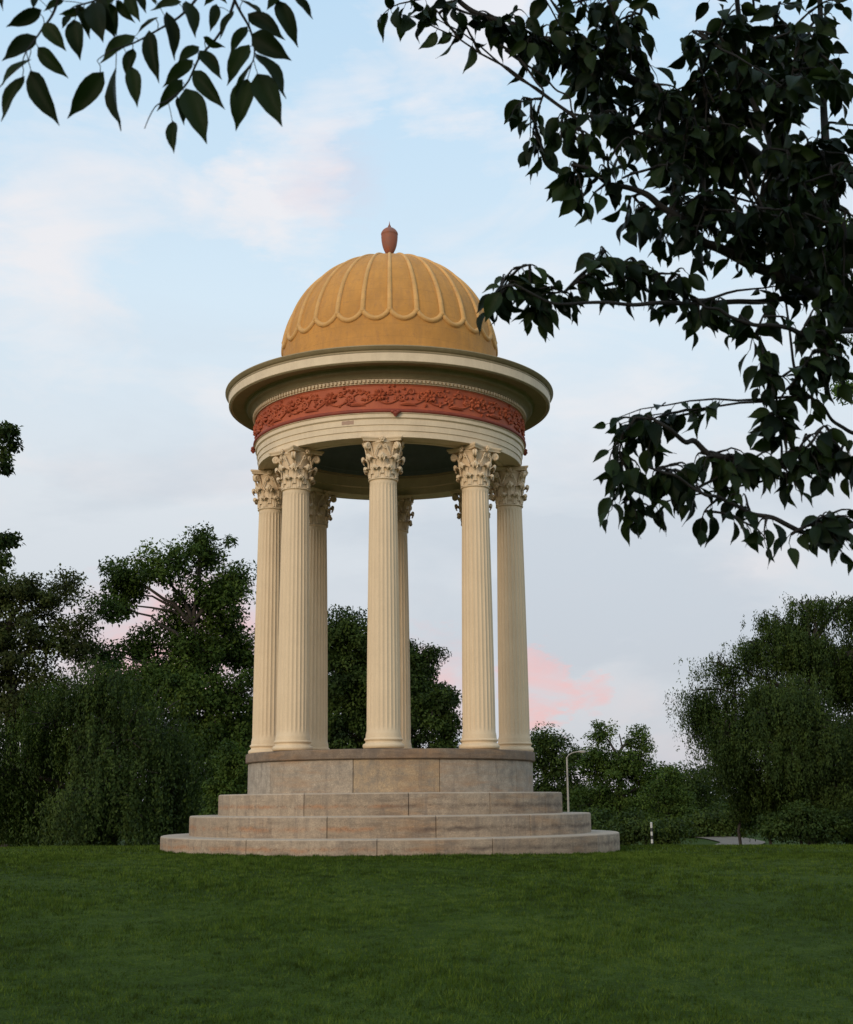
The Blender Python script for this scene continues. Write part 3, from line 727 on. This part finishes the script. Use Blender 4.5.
# far trees right edge with small pale leaves, seen through the near branches
tree('tree', 'tree with fine pale leaves at the right edge, glimpsed through the near branches', (at(1000, 840, 26)[0], 2.0),
     lobes_px([(868, 300, 30, 60), (850, 235, 22, 26), (848, 385, 16, 22), (930, 260, 60, 90), (940, 380, 60, 70), (1000, 300, 70, 110)], 26), 'leaf_light', 240, 80, .10, 24, sub=.28, trunk=.2, group=TG)
# far wood: one mass closing the horizon
rng = np.random.RandomState(5); fw = MB()
n = 60000; ang = rng.uniform(R(20), R(160), n); rad = rng.uniform(150, 195, n)
x = rad * np.cos(ang) * 1.6; y = rad * np.sin(ang) - 24 + 10
hh = 5.6 + 1.3 * np.sin(ang * 40) + 1.0 * np.sin(ang * 97 + 1) + .9 * np.sin(ang * 23 + 2) + rng.normal(0, .25, n)
p = np.stack([x, y, gz(x, y) + hh * rng.uniform(0, 1, n) ** .7], 1)
V, Fc = leaf_quads(p, rng.normal(size=(n, 3)), .9 * rng.uniform(.6, 1.3, n), .6 * rng.uniform(.6, 1.3, n), rng)
fw.add(V, Fc, np.repeat(rng.uniform(0, 1, n), 4))
tag(fw.build('distant_wood', M['leaf_dark'], smooth=0), 'far-off belt of woodland closing the horizon', 'wood', kind='stuff')

# ------------------------------------------------------------------ near trees with real leaves
def leaf_template(ratio, tipc, k=8):
    t = np.linspace(0, 1, k); w = np.sin(PI * t ** .78) ** .85 * (1 - .25 * t) ; w = w / w.max() * ratio / 2
    w[t > .8] *= .62; w[0] = .0; w[-1] = 0
    bend = -.22 * t ** 2 * tipc
    P = np.zeros((k, 5, 3))
    for j, u in enumerate((-1, -.5, 0, .5, 1)):
        P[:, j, 0] = u * w; P[:, j, 1] = t; P[:, j, 2] = bend + abs(u) * w * .45 - .03 * (abs(u) > .9) * np.sin(t * 9)
    idx = np.arange(k * 5).reshape(k, 5); q = np.stack([idx[:-1, :-1], idx[1:, :-1], idx[1:, 1:], idx[:-1, 1:]], -1).reshape(-1, 4)
    return P.reshape(-1, 3), q
def place_leaves(mb, P, D, L, tmpl, rng, up=None):
    V0, q = tmpl; n = len(P); D = unit(D)
    if up is None: up = rng.normal(0, .8, (n, 3)) + np.array([0, 0, .6]) + np.array([0, -.5, 0])
    S = unit(np.cross(D, up)); Nv = np.cross(S, D)
    tw = rng.uniform(.75, 1.15, n)
    V = P[:, None, :] + L[:, None, None] * (V0[None, :, 0:1] * S[:, None, :] * tw[:, None, None] + V0[None, :, 1:2] * D[:, None, :] + V0[None, :, 2:3] * Nv[:, None, :])
    k = len(V0); F_ = (q[None] + (np.arange(n) * k)[:, None, None]).reshape(-1, 4)
    mb.add(V.reshape(-1, 3), F_, np.repeat(rng.uniform(0, 1, n), k))

def near_tree(name, label, base, trunk_pts, trunk_r, limbs, clusters, mat, tm, L0, seed, sag=.05, nleaf=8, spacing=.045, group=None):
    rng = np.random.RandomState(seed); bz = float(gz(*base)); o = np.array([base[0], base[1], bz])
    t0 = empty(name, label, 'tree', tuple(o), group)
    tb = MB(); tp = spline(np.array(trunk_pts) - o, 24); tb.tube(tp, np.linspace(trunk_r * 1.3, trunk_r * .7, 24) + .12 * trunk_r * np.sin(np.arange(24)), 14)
    tb.build('trunk', M['bark_near'], t0, 180)
    nodes = []; nrad = []
    for pts, r0, r1 in limbs:
        P = spline(np.array(pts) - o, 10 * len(pts)); P += spline(rng.normal(0, .012, (len(pts) * 2, 3)) * np.linspace(0, 1, len(pts) * 2)[:, None], len(P)); rr = np.linspace(r0, r1, len(P))
        lb = MB(); lb.tube(P, rr, 8); lb.build('limb', M['bark_near'], t0, 180)
        nodes.append(P[4:]); nrad.append(rr[4:])
    nodes = np.concatenate(nodes)
    tw = MB(); lv = MB()
    for (c, rad, nt_) in clusters:
        if nt_ > 5: nt_ = int(nt_ * .95)
        c = np.asarray(c) - o; rad = np.asarray(rad)
        for _ in range(nt_):
            u = unit(rng.normal(size=3)); e = c + u * rng.uniform(0, 1) ** .45 * rad
            d2 = ((nodes - e) ** 2).sum(1); jj = np.argsort(d2)[:5]; jj = jj[d2[jj] < d2[jj[0]] * 1.8 + .01]; j = rng.choice(jj); a = nodes[j]
            if np.linalg.norm(e - a) < .12: a = nodes[max(0, j - 3)]
            bc = branch_curve(a, e, sag * rng.uniform(-.4, 1), rng, 9, .035)
            # tips droop
            bc[-3:, 2] -= np.array([.005, .015, .035])
            tw.tube(bc, np.linspace(.0065, .0018, 9), 5, cap=False)
            nodes = np.vstack([nodes, bc[3:7]])
            seg = np.linalg.norm(np.diff(bc, axis=0), axis=1); cum = np.concatenate([[0], np.cumsum(seg)]); tot = cum[-1]
            k = max(3, int(nleaf * rng.uniform(.7, 1.3))); sdist = tot - np.arange(k) * spacing * rng.uniform(.8, 1.2)
            sdist = sdist[sdist > .03 * tot]
            P = np.stack([np.interp(sdist, cum, bc[:, i]) for i in range(3)], 1)
            tdir = unit(bc[-1] - bc[-4]); side = unit(np.cross(tdir, [0, 0, 1.])) * ((np.arange(len(P)) % 2) * 2 - 1)[:, None]
            D = side * rng.uniform(.35, 1.1, (len(P), 1)) + tdir * .5 + np.array([0, 0, -1.]) * rng.uniform(.05, 1.25, (len(P), 1)) + rng.normal(0, .28, P.shape)
            D = unit(D); pet = .018 * rng.uniform(.6, 1.4, (len(P), 1)); P2 = P + D * pet
            for p_, q_ in zip(P, P2): tw.tube(np.array([p_, (p_ + q_) / 2 + [0, 0, .002], q_ + (q_ - p_) * .3]), .0014, 3, cap=False)
            Ls = L0 * rng.uniform(.6, 1.2, len(P)); Ls[0] *= .85
            place_leaves(lv, P2, D, Ls, tm, rng)
    tw.build('twig', M['bark_near'], t0, 180); lv.build('foliage', M[mat], t0, 180)
    return t0
TM1 = leaf_template(.54, 1.15); TM2 = leaf_template(.41, .5)
def pxl(L): return [at(*e) for e in L]
fork = np.array([3.35, -18.6, float(gz(3.35, -18.6)) + 1.9])
base = (3.5, -18.5)
tpts = [(3.5, -18.5, float(gz(*base)) - .2), (3.46, -18.52, float(gz(*base)) + .7), (3.40, -18.58, float(gz(*base)) + 1.4), tuple(fork)]
J = at(960, 400, 5.3)
limbs = [
 ([fork, J, at(852, 323, 5.2), at(817, 293, 5.15), at(790, 212, 5.1), at(765, 165, 5.1), at(718, 128, 5.0), at(660, 98, 5.0), at(603, 66, 4.9), at(551, 45, 4.9), at(499, 24, 4.8), at(450, -12, 4.8)], .040, .009),
 ([at(852, 323, 5.2), at(815, 293, 5.0), at(784, 277, 4.9), at(748, 263, 4.9), at(712, 244, 4.85), at(685, 222, 4.8), at(650, 200, 4.8), at(612, 182, 4.8), at(570, 168, 4.8)], .030, .006),
 ([at(900, 345, 5.2), at(853, 331, 5.0), at(812, 335, 4.9), at(796, 334, 4.8), at(759, 325, 4.75), at(721, 313, 4.7), at(700, 306, 4.7)], .014, .005),
 ([at(815, 297, 5.1), at(780, 299, 5.0), at(730, 303, 4.9), at(677, 302, 4.8), at(640, 304, 4.7), at(590, 303, 4.65), at(548, 300, 4.6), at(515, 285, 4.6)], .013, .004),
 ([fork, at(960, 500, 5.3), at(900, 480, 5.2), at(853, 468, 5.1), at(815, 471, 5.0), at(784, 466, 4.9), at(740, 460, 4.8), at(700, 448, 4.8), at(671, 431, 4.7), at(645, 417, 4.7)], .032, .005),
 ([at(900, 482, 5.2), at(870, 515, 5.1), at(840, 529, 5.0), at(815, 534, 4.9), at(781, 523, 4.8), at(743, 507, 4.8), at(709, 496, 4.7), at(677, 478, 4.7), at(650, 462, 4.7)], .014, .004),
 ([J, at(900, 400, 5.3), at(865, 435, 5.2), at(840, 421, 5.1), at(822, 403, 5.0), at(800, 388, 4.95)], .012, .004),
 ([at(788, 208, 5.1), at(772, 150, 5.3), at(752, 90, 5.3), at(742, 30, 5.3), at(735, -60, 5.3)], .022, .009),
 ([at(838, 300, 5.2), at(830, 200, 5.4), at(825, 130, 5.5), at(823, 80, 5.5), at(820, -10, 5.5), at(815, -120, 5.4)], .024, .009),
 ([fork, at(1050, 350, 5.6), at(960, 180, 5.8), at(900, 50, 5.9), at(860, -100, 5.8), at(800, -260, 5.4)], .05, .012),
 ([fork, at(1150, 300, 5.0), at(1120, 50, 4.6), at(1050, -200, 4.0), at(900, -450, 3.2)], .05, .012),
 ([fork, at(1300, 300, 6.4), at(1250, 50, 6.8), at(1180, -150, 6.6)], .05, .012),
 ([at(860, -100, 5.8), at(760, -230, 5.2), at(600, -290, 4.6), at(450, -300, 4.4), at(320, -310, 4.3)], .025, .006),
 ([at(603, 66, 4.9), at(630, 40, 4.9), at(640, 0, 4.8), at(640, -50, 4.7)], .009, .004),
 ([at(718, 128, 5.0), at(690, 150, 4.9), at(655, 165, 4.8), at(620, 175, 4.8)], .010, .004),
 # nearly bare hanging twigs at the upper left of the mass
 ([at(500, 45, 4.8), at(520, 60, 4.8), at(535, 82, 4.8), at(546, 106, 4.8)], .006, .004),
 ([at(505, 50, 4.85), at(540, 75, 4.85), at(562, 95, 4.85), at(575, 118, 4.85)], .005, .003),
]
def CL(px, py, rx, ry, n, d=4.8): k = d / F; return (at(px, py, d), (rx * k, max(rx, 14) * k * 1.6, ry * k), n)
clusters = [CL(*e) for e in [
 (388, 3, 14, 6, 2), (425, 0, 18, 6, 3), (455, 4, 16, 10, 3), (485, 12, 20, 12, 4), (520, 22, 20, 14, 5), (545, 40, 24, 22, 6), (575, 20, 28, 22, 7), (600, 50, 28, 22, 8), (620, 15, 26, 18, 7), (645, 60, 22, 26, 7),
 (518, 108, 12, 8, 2), (532, 130, 10, 8, 2), (548, 150, 14, 12, 3), (560, 120, 16, 14, 4), (570, 170, 16, 14, 4), (578, 196, 12, 14, 3), (590, 140, 22, 22, 6), (605, 100, 24, 20, 7), (610, 170, 24, 24, 7), (630, 205, 26, 20, 7), (640, 130, 28, 28, 8),
 (660, 95, 24, 22, 7), (670, 165, 28, 28, 8), (665, 225, 24, 16, 6), (690, 120, 28, 26, 8), (700, 190, 28, 28, 8), (705, 240, 24, 16, 6), (735, 20, 28, 26, 9), (740, 80, 30, 28, 9), (740, 145, 30, 30, 9), (745, 210, 30, 26, 9), (750, 250, 24, 14, 6),
 (780, 30, 30, 28, 9), (785, 90, 28, 28, 9), (790, 160, 28, 28, 9), (790, 225, 26, 24, 8), (825, 20, 26, 24, 8), (835, 75, 24, 20, 6), (845, 170, 20, 30, 7), (838, 230, 24, 26, 7), (850, 285, 16, 20, 4), (815, 200, 20, 20, 5), (815, 265, 16, 12, 3),
 (498, 298, 14, 10, 3), (515, 272, 14, 14, 4), (530, 262, 14, 12, 3), (535, 300, 14, 16, 4), (555, 285, 14, 12, 3), (575, 290, 12, 10, 2), (600, 265, 18, 14, 4), (610, 250, 18, 12, 4), (625, 280, 20, 14, 5), (645, 262, 20, 14, 5), (660, 285, 18, 12, 4), (690, 268, 22, 14, 5),
 (700, 312, 10, 8, 2), (722, 300, 14, 10, 3), (735, 318, 12, 12, 3), (752, 334, 8, 6, 1), (770, 300, 14, 8, 2), (805, 318, 14, 10, 3),
 (768, 382, 16, 14, 4), (780, 405, 18, 14, 5), (760, 415, 10, 8, 2), (800, 372, 14, 12, 4), (815, 350, 18, 16, 5), (835, 335, 18, 20, 5), (840, 370, 16, 18, 4), (820, 395, 14, 12, 3),
 (612, 415, 14, 8, 3), (630, 425, 16, 10, 4), (655, 440, 16, 10, 3), (615, 455, 14, 12, 4), (632, 468, 16, 14, 5), (655, 470, 16, 14, 5), (680, 462, 16, 12, 4), (705, 452, 16, 10, 4), (725, 462, 16, 14, 5), (745, 452, 16, 10, 3), (735, 485, 12, 12, 3), (690, 485, 12, 10, 3),
 (765, 458, 16, 14, 4), (790, 450, 14, 12, 3), (785, 480, 12, 10, 2), (810, 440, 14, 14, 4), (830, 425, 14, 12, 3), (845, 450, 14, 18, 4), (825, 470, 14, 12, 3),
 (608, 503, 10, 8, 2), (630, 505, 14, 10, 4), (650, 500, 10, 8, 2), (700, 508, 8, 8, 1), (750, 520, 14, 6, 2), (762, 532, 10, 6, 2), (788, 535, 8, 6, 1), (825, 505, 12, 14, 3), (838, 530, 14, 14, 4), (850, 500, 12, 16, 3), (815, 520, 8, 10, 2)]]
for e in [(520, -240, 150, 60, 30, 4.6), (700, -330, 160, 80, 34, 4.2), (330, -300, 120, 60, 16, 4.4), (560, 45, 40, 30, 12, 5.0), (620, 95, 45, 40, 16, 5.1), (690, 120, 50, 60, 22, 5.1), (700, 210, 50, 40, 16, 5.1), (770, 210, 40, 40, 14, 5.2), (830, 150, 30, 70, 14, 5.2), (835, 250, 22, 40, 10, 5.2), (810, 40, 40, 40, 14, 5.2), (800, 260, 40, 30, 14, 4.9), (770, 240, 40, 30, 12, 4.85), (690, 60, 30, 40, 8, 4.9), (770, 120, 60, 50, 18, 4.8), (820, 300, 30, 20, 8, 4.85), (740, 60, 70, 50, 30, 5.4), (790, 160, 60, 60, 30, 5.5), (660, 130, 60, 50, 20, 5.3), (600, 60, 50, 30, 12, 5.3),  # first three: unseen crown added overhead to cut skylight on the near lawn
          (900, 100, 70, 90, 30, 5.6), (960, 280, 60, 90, 24, 5.5), (860, -90, 110, 70, 34, 5.6), (680, -70, 110, 50, 34, 5.0), (520, -70, 80, 40, 20, 4.8), (1050, 0, 120, 120, 34, 5.4), (1120, 250, 100, 110, 26, 5.6), (980, -280, 160, 110, 36, 4.2), (1200, 60, 120, 160, 26, 6.4)]:  # unseen outer crown, carried on out of view for its shade
    clusters.append(CL(*e[:5], d=e[5]))
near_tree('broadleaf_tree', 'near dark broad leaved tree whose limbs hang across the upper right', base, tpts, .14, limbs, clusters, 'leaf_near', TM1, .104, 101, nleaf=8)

# overhead tree, upper left: long sprays of pointed leaves
b2 = (-1.9, -25.2); z2 = float(gz(*b2))
t2 = [(b2[0], b2[1], z2 - .2), (-1.88, -25.15, z2 + 1.2), (-1.8, -25.0, z2 + 2.4), (-1.7, -24.8, z2 + 3.5)]
f2 = np.array(t2[-1])
over = [
 ([f2, (-1.5, -24.0, z2 + 4.3), (-1.2, -23, z2 + 4.6), at(120, -260, 2.2), at(180, -150, 2.7), at(260, -90, 3.0), at(330, -60, 3.2)], .05, .010),
 ([f2, (-1.9, -23.8, z2 + 4.2), at(-250, -150, 2.2), at(-80, -90, 2.7), at(40, -70, 2.9)], .04, .010),
]
K = 1 / 2.585
twigs = [  # (depth, twig, [(leaf base, leaf tip), ...])
 (3.00, [(640, -150), (600, -10), (560, 60), (510, 125), (480, 210), (440, 270), (410, 300), (383, 358)], [((560, 10), (545, 80)), ((525, 95), (580, 127)), ((515, 120), (455, 160)), ((500, 155), (418, 222)), ((515, 130), (575, 200)), ((500, 182), (574, 277)), ((472, 205), (405, 285)), ((480, 228), (533, 362)), ((458, 250), (480, 322)), ((447, 312), (445, 392)), ((605, 28), (562, 96))]),
 (2.92, [(560, -160), (520, -60), (470, 0), (410, 55), (340, 120), (300, 155), (262, 185)], [((480, 2), (510, 90)), ((470, 5), (385, 20)), ((410, 45), (345, 84)), ((430, 30), (458, 152)), ((385, 78), (404, 210)), ((350, 92), (253, 155)), ((345, 125), (322, 200)), ((340, 172), (354, 272)), ((300, 172), (293, 334)), ((268, 185), (174, 306)), ((395, -15), (402, 12))]),
 (3.05, [(560, -150), (600, -30), (640, 45), (657, 120), (657, 180), (640, 210)], [((620, 0), (692, 40)), ((640, 35), (736, 95)), ((640, 68), (590, 137)), ((650, 88), (747, 153)), ((645, 115), (581, 215)), ((660, 138), (747, 241)), ((650, 168), (591, 276)), ((664, 190), (726, 317)), ((640, 203), (607, 332))]),
 (2.85, [(190, -150), (150, -60), (125, 0), (105, 50), (95, 105), (80, 160), (72, 195)], [((108, 25), (15, 71)), ((112, 60), (168, 127)), ((95, 93), (4, 152)), ((97, 122), (171, 200)), ((82, 153), (-12, 217)), ((78, 182), (144, 320)), ((64, 196), (-6, 306)), ((95, -12), (84, 18)), ((140, -20), (85, -5))]),
 (2.90, [(330, -150), (290, -60), (250, -20), (215, 30), (190, 60)], [((190, 50), (203, 150)), ((215, 25), (150, 40)), ((240, 5), (262, 100)), ((165, 0), (110, 25)), ((255, -10), (292, 98)), ((200, 10), (235, 95)), ((180, 40), (160, 70)), ((230, -30), (170, -10))]),
 (2.95, [(430, -150), (370, -60), (320, -20), (285, 10)], [((285, 8), (300, 90)), ((300, 0), (345, 60)), ((330, -20), (356, 52)), ((310, -15), (250, 40)), ((345, -30), (380, 30)), ((290, -25), (240, 10))]),
 (3.10, [(800, -150), (760, -70), (730, -25), (712, 0)], [((716, 0), (771, 117)), ((760, -12), (813, 46)), ((725, -20), (690, 20)), ((735, -30), (650, -10))]),
 (2.80, [(60, -150), (35, -60), (15, -10)], [((12, -15), (2, 28)), ((30, -40), (-30, 30)), ((40, -50), (62, -5))]),
 (3.00, [(520, -190), (540, -90), (560, -30)], [((545, -40), (585, 5)), ((535, -60), (500, -5)), ((560, -35), (530, 15))]),
]
rng = np.random.RandomState(77); o = np.array([b2[0], b2[1], z2])
t0 = empty('overhead_tree', 'overhead tree with long pointed leaves in hanging sprays at the upper left', 'tree', tuple(o))
tb = MB(); tb.tube(spline(np.array(t2) - o, 20), np.linspace(.19, .12, 20), 14); tb.build('trunk', M['bark_near'], t0, 180)
for pts, r0, r1 in over:
    P = spline(np.array([np.array(q, float) for q in pts]) - o, 50); lb = MB(); lb.tube(P, np.linspace(r0, r1, 50), 9); lb.build('limb', M['bark_near'], t0, 180)
for dd_, tp, lfs in twigs:
    P = spline(np.array([at(x_ * K, y_ * K, dd_) for x_, y_ in tp]) - o, 30); P[:, 1] += .05 * np.sin(np.linspace(0, 5, 30))
    tw = MB(); tw.tube(P, np.linspace(.0045, .0011, 30), 5); lv = MB()
    BB, TT_ = [], []
    for (b_, t_) in lfs:
        b3 = at(b_[0] * K, b_[1] * K, dd_) - o; dep = rng.normal(0, .012); t3 = at(t_[0] * K, t_[1] * K, dd_ + dep) - o
        j = np.argmin(((P - b3) ** 2).sum(1)); tw.tube(np.array([P[j], (P[j] + b3) / 2, b3 + (t3 - b3) * .1]), .0011, 4, cap=False)
        BB.append(b3); TT_.append(t3)
    BB, TT_ = np.array(BB), np.array(TT_); D = TT_ - BB; L = np.linalg.norm(D, axis=1)
    up = np.array([0, -1., .1]) + rng.normal(0, .45, (len(L), 3))
    place_leaves(lv, BB, D, L, TM2, rng, up)
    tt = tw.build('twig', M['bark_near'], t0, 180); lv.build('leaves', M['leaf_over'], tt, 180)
# unseen rest of its crown, spread above and behind the camera to shade the near lawn
tw = MB(); lv = MB(); nod = np.vstack([spline(np.array([np.array(q, float) for q in p_[0]]), 40) for p_ in over])
for _ in range(230):
    c = np.array([rng.uniform(-3.6, 1.4), rng.uniform(-28, -22.6), z2 + rng.uniform(4.4, 6.6)])
    if c[1] > -24 and (c[2] - CAMP[2]) / (c[1] + 24.001) < .86: continue
    a = nod[np.argmin(((nod - c) ** 2).sum(1))]; bc = branch_curve(a, c, .08, rng, 8, .1); tw.tube(bc - o, np.linspace(.009, .002, 8), 4, cap=False)
    n_ = 34; pp = c + rng.normal(0, .26, (n_, 3)) * [1, 1, .5]; place_leaves(lv, pp - o, rng.normal(0, .5, (n_, 3)) + [0, 0, -.7], .11 * rng.uniform(.7, 1.2, n_), TM2, rng)
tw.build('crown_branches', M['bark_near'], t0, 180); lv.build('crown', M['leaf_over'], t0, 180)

# ------------------------------------------------------------------ street furniture
p = at(568.5, 812, 108); bx, by = p[0], p[1]; bz = float(gz(bx, by)); k = 108 / F
lamp = empty('street_lamp', 'tall pale street lamp with a short curved arm right of the rotunda', 'street lamp', (bx, by, bz))
ztop = at(568.5, 757, 108)[2] - bz
mb = MB(); mb.lathe([(.22, -.1), (.22, .12), (.17, .16), (.15, .22)], 20); mb.lathe([(.10, .2), (.062, ztop)], 16); mb.build('pole', M['lampgrey'], lamp, 40)
mb = MB(); mb.tube(spline([(0, 0, ztop - .15), (.10, 0, ztop + .10), (.45, 0, ztop + .32), (.95, 0, ztop + .42)], 16), .038, 8); mb.build('arm', M['lampgrey'], lamp, 60)
mb = MB(); mb.ball((1.22, 0, ztop + .42), (.36, .16, .10), 10); hd = mb.build('lamp_head', M['lampgrey'], lamp, 60)
mb = MB(); mb.ball((1.25, 0, ztop + .345), (.24, .11, .05), 8); mb.build('lamp_lens', M['lens'], hd, 60)
# striped marker post
d = 56; p = at(652, 840, d); bx, by = p[0], p[1]; bz = float(gz(bx, by))
post = empty('striped_post', 'slim black and white banded post at the edge of the lawn', 'post', (bx, by, bz))
hp = at(652, 822, d)[2] - bz; segs = 7
for i in range(segs):
    mb = MB(); z0_, z1_ = (0 if i else -.1) + hp * .93 * i / segs, hp * .93 * (i + 1) / segs; mb.lathe([(0, z0_), (.045, z0_), (.045, z1_), (0, z1_)], 16); mb.build('band', M['white' if i % 2 == 0 else 'black'], post, 40)
mb = MB(); mb.lathe([(.048, hp * .93), (.05, hp * .95), (.04, hp * .985), (.0, hp)], 16); mb.build('post_cap', M['white'], post, 40)
# wooden pole
d = 101; p = at(659.5, 825, d); bx, by = p[0], p[1]; bz = float(gz(bx, by)); hz = at(659.5, 776, d)[2] - bz
mb = MB(); mb.lathe([(.09, -.2), (.055, hz), (.02, hz + .04)], 12); ob = mb.build('wooden_pole', M['wood'], None, 40); ob.location = (bx, by, bz)
tag(ob, 'thin weathered wooden pole against the trees right of the striped post', 'pole')
# small pale stone
p = at(831, 846, 44); bx, by = p[0], p[1]; bz = float(gz(bx, by)); mb = MB(); mb.ball((0, 0, .06), (.14, .1, .10), 9)
v = mb.v[0]; v += np.random.RandomState(2).normal(0, .008, v.shape)
ob = mb.build('stone', M['pale_stone'], None, 60); ob.location = (bx, by, bz); tag(ob, 'small pale stone in the grass at the right edge of the lawn', 'stone')

# ------------------------------------------------------------------ world and sun
w = bpy.data.worlds.new('World'); scene.world = w; w.use_nodes = True; nt = w.node_tree; nt.nodes.clear()
SUN_EL, SUN_AZ = R(16), R(212)     # azimuth measured clockwise from +Y: behind the camera, to the left
sd = np.array([math.sin(SUN_AZ) * math.cos(SUN_EL), math.cos(SUN_AZ) * math.cos(SUN_EL), math.sin(SUN_EL)])
sky = N(nt, 'ShaderNodeTexSky', sky_type='NISHITA', sun_disc=False, sun_elevation=SUN_EL, sun_rotation=SUN_AZ)
sky.air_density = 1.0; sky.dust_density = 1.6; sky.ozone_density = 1.2
tc = N(nt, 'ShaderNodeTexCoord'); gen = tc.outputs['Generated']
sep = N(nt, 'ShaderNodeSeparateXYZ'); nt.links.new(gen, sep.inputs[0]); zz = sep.outputs[2]
mp = N(nt, 'ShaderNodeMapping'); mp.inputs['Scale'].default_value = (1, 1, 2.6); nt.links.new(gen, mp.inputs[0]); cv = mp.outputs[0]
nA = noise(nt, cv, 2.6, 7, .55, .35); nB = noise(nt, cv, 7.0, 6, .6, .5)
nD = N(nt, 'ShaderNodeTexNoise'); nD.inputs['Scale'].default_value = 16; nD.inputs['Detail'].default_value = 6; nD.inputs['Roughness'].default_value = .65; nt.links.new(cv, nD.inputs['Vector'])
vs1 = N(nt, 'ShaderNodeVectorMath', operation='SUBTRACT'); nt.links.new(nD.outputs['Color'], vs1.inputs[0]); vs1.inputs[1].default_value = (.5, .5, .5)
vs2 = N(nt, 'ShaderNodeVectorMath', operation='SCALE'); nt.links.new(vs1.outputs[0], vs2.inputs[0]); vs2.inputs['Scale'].default_value = .075
vs3 = N(nt, 'ShaderNodeVectorMath', operation='ADD'); nt.links.new(vs2.outputs[0], vs3.inputs[0]); nt.links.new(gen, vs3.inputs[1])
vs4 = N(nt, 'ShaderNodeVectorMath', operation='NORMALIZE'); nt.links.new(vs3.outputs[0], vs4.inputs[0]); gend = vs4.outputs[0]
def blob(px, py, rpx, k=1.0, asp=1.0):
    c = direction(px, py); vm = N(nt, 'ShaderNodeVectorMath', operation='DOT_PRODUCT'); nt.links.new(gend, vm.inputs[0]); vm.inputs[1].default_value = tuple(c)
    lim = math.cos(rpx / F)
    t = mth(nt, 'MULTIPLY', mth(nt, 'SUBTRACT', vm.outputs['Value'], lim), 1 / (1 - lim)); n_ = N(nt, 'ShaderNodeMath', operation='MAXIMUM'); nt.links.new(t, n_.inputs[0]); n_.inputs[1].default_value = 0
    return mth(nt, 'MULTIPLY', n_.outputs[0], k)
def addm(*a):
    r_ = a[0]
    for q in a[1:]: r_ = mth(nt, 'ADD', r_, q)
    return r_
# elevation gradient of the thin high cloud veil (emitted sky colours)
veil = ramp(nt, zz, [(0.0, (.57, .58, .64)), (.11, (.60, .63, .68)), (.22, (.69, .73, .77)), (.36, (.66, .79, .89)), (.55, (.50, .71, .90))])
warmcloud = ramp(nt, zz, [(0.0, (.68, .55, .58)), (.12, (.70, .66, .68)), (.3, (.86, .83, .83)), (.5, (.86, .85, .88))])
greycloud = ramp(nt, zz, [(0.0, (.48, .50, .57)), (.2, (.55, .60, .66)), (.45, (.60, .68, .77))])
lightm = ramp(nt, addm(mth(nt, 'MULTIPLY', nB, .45), mth(nt, 'MULTIPLY', nA, .55), blob(80, 185, 120, .16), blob(290, 190, 80, .16), blob(330, 90, 60, .16), blob(230, 215, 60, .12), blob(440, 20, 110, .22), blob(230, 440, 60, .08), blob(60, 340, 90, .06), blob(740, 600, 110, .02)), [(.50, (0, 0, 0)), (.66, (.9,) * 3)])
greyz = ramp(nt, zz, [(.20, (1, 1, 1)), (.36, (.15, .15, .15))])
greym = ramp(nt, addm(mth(nt, 'MULTIPLY', noise(nt, cv, 4.2, 6, .55, .3), 1.0), blob(570, 600, 85, .20), blob(670, 600, 120, .16), blob(150, 465, 110, .08), blob(740, 660, 110, .06)), [(.49, (0, 0, 0)), (.66, (.75,) * 3)])
nC = noise(nt, cv, 11.0, 6, .62, .6)
pinkb = addm(blob(538, 688, 44, 2.0), blob(593, 692, 22, .8), blob(548, 664, 26, .5), blob(205, 645, 80, .8), blob(430, 690, 60, .7), blob(130, 640, 80, .8), blob(330, 180, 60, .2))
pinkm = mth(nt, 'MULTIPLY', ramp(nt, pinkb, [(.0, (0, 0, 0)), (.9, (1, 1, 1))]), ramp(nt, nC, [(.30, (.0, .0, .0)), (.62, (1, 1, 1))]))
pinkm = mth(nt, 'MULTIPLY', pinkm, .9)
greym = mth(nt, 'MULTIPLY', greym, greyz)
c1 = mixc(nt, lightm, veil, warmcloud); c2 = mixc(nt, greym, c1, greycloud); c3 = mixc(nt, pinkm, c2, (.86, .46, .45))
bgC = N(nt, 'ShaderNodeBackground'); nt.links.new(c3, bgC.inputs[0]); bgC.inputs[1].default_value = 1.13
bgS = N(nt, 'ShaderNodeBackground'); nt.links.new(sky.outputs[0], bgS.inputs[0]); bgS.inputs[1].default_value = .10
mx = N(nt, 'ShaderNodeMixShader'); mx.inputs[0].default_value = .88
nt.links.new(bgS.outputs[0], mx.inputs[1]); nt.links.new(bgC.outputs[0], mx.inputs[2])
wo = N(nt, 'ShaderNodeOutputWorld'); nt.links.new(mx.outputs[0], wo.inputs[0])

sl = bpy.data.lights.new('sun', 'SUN'); sl.energy = 1.6; sl.angle = R(25); sl.color = (1, .82, .62)
so = bpy.data.objects.new('sun', sl); COL.objects.link(so); so.rotation_euler = Vector(-sd).to_track_quat('-Z', 'Y').to_euler()

scene.view_settings.view_transform = 'Standard'; scene.view_settings.look = 'None'; scene.view_settings.exposure = 0; scene.view_settings.gamma = 1
scene.cycles.max_bounces = 6; scene.cycles.diffuse_bounces = 3; scene.cycles.transmission_bounces = 3; scene.cycles.transparent_max_bounces = 4
scene.cycles.use_denoising = True
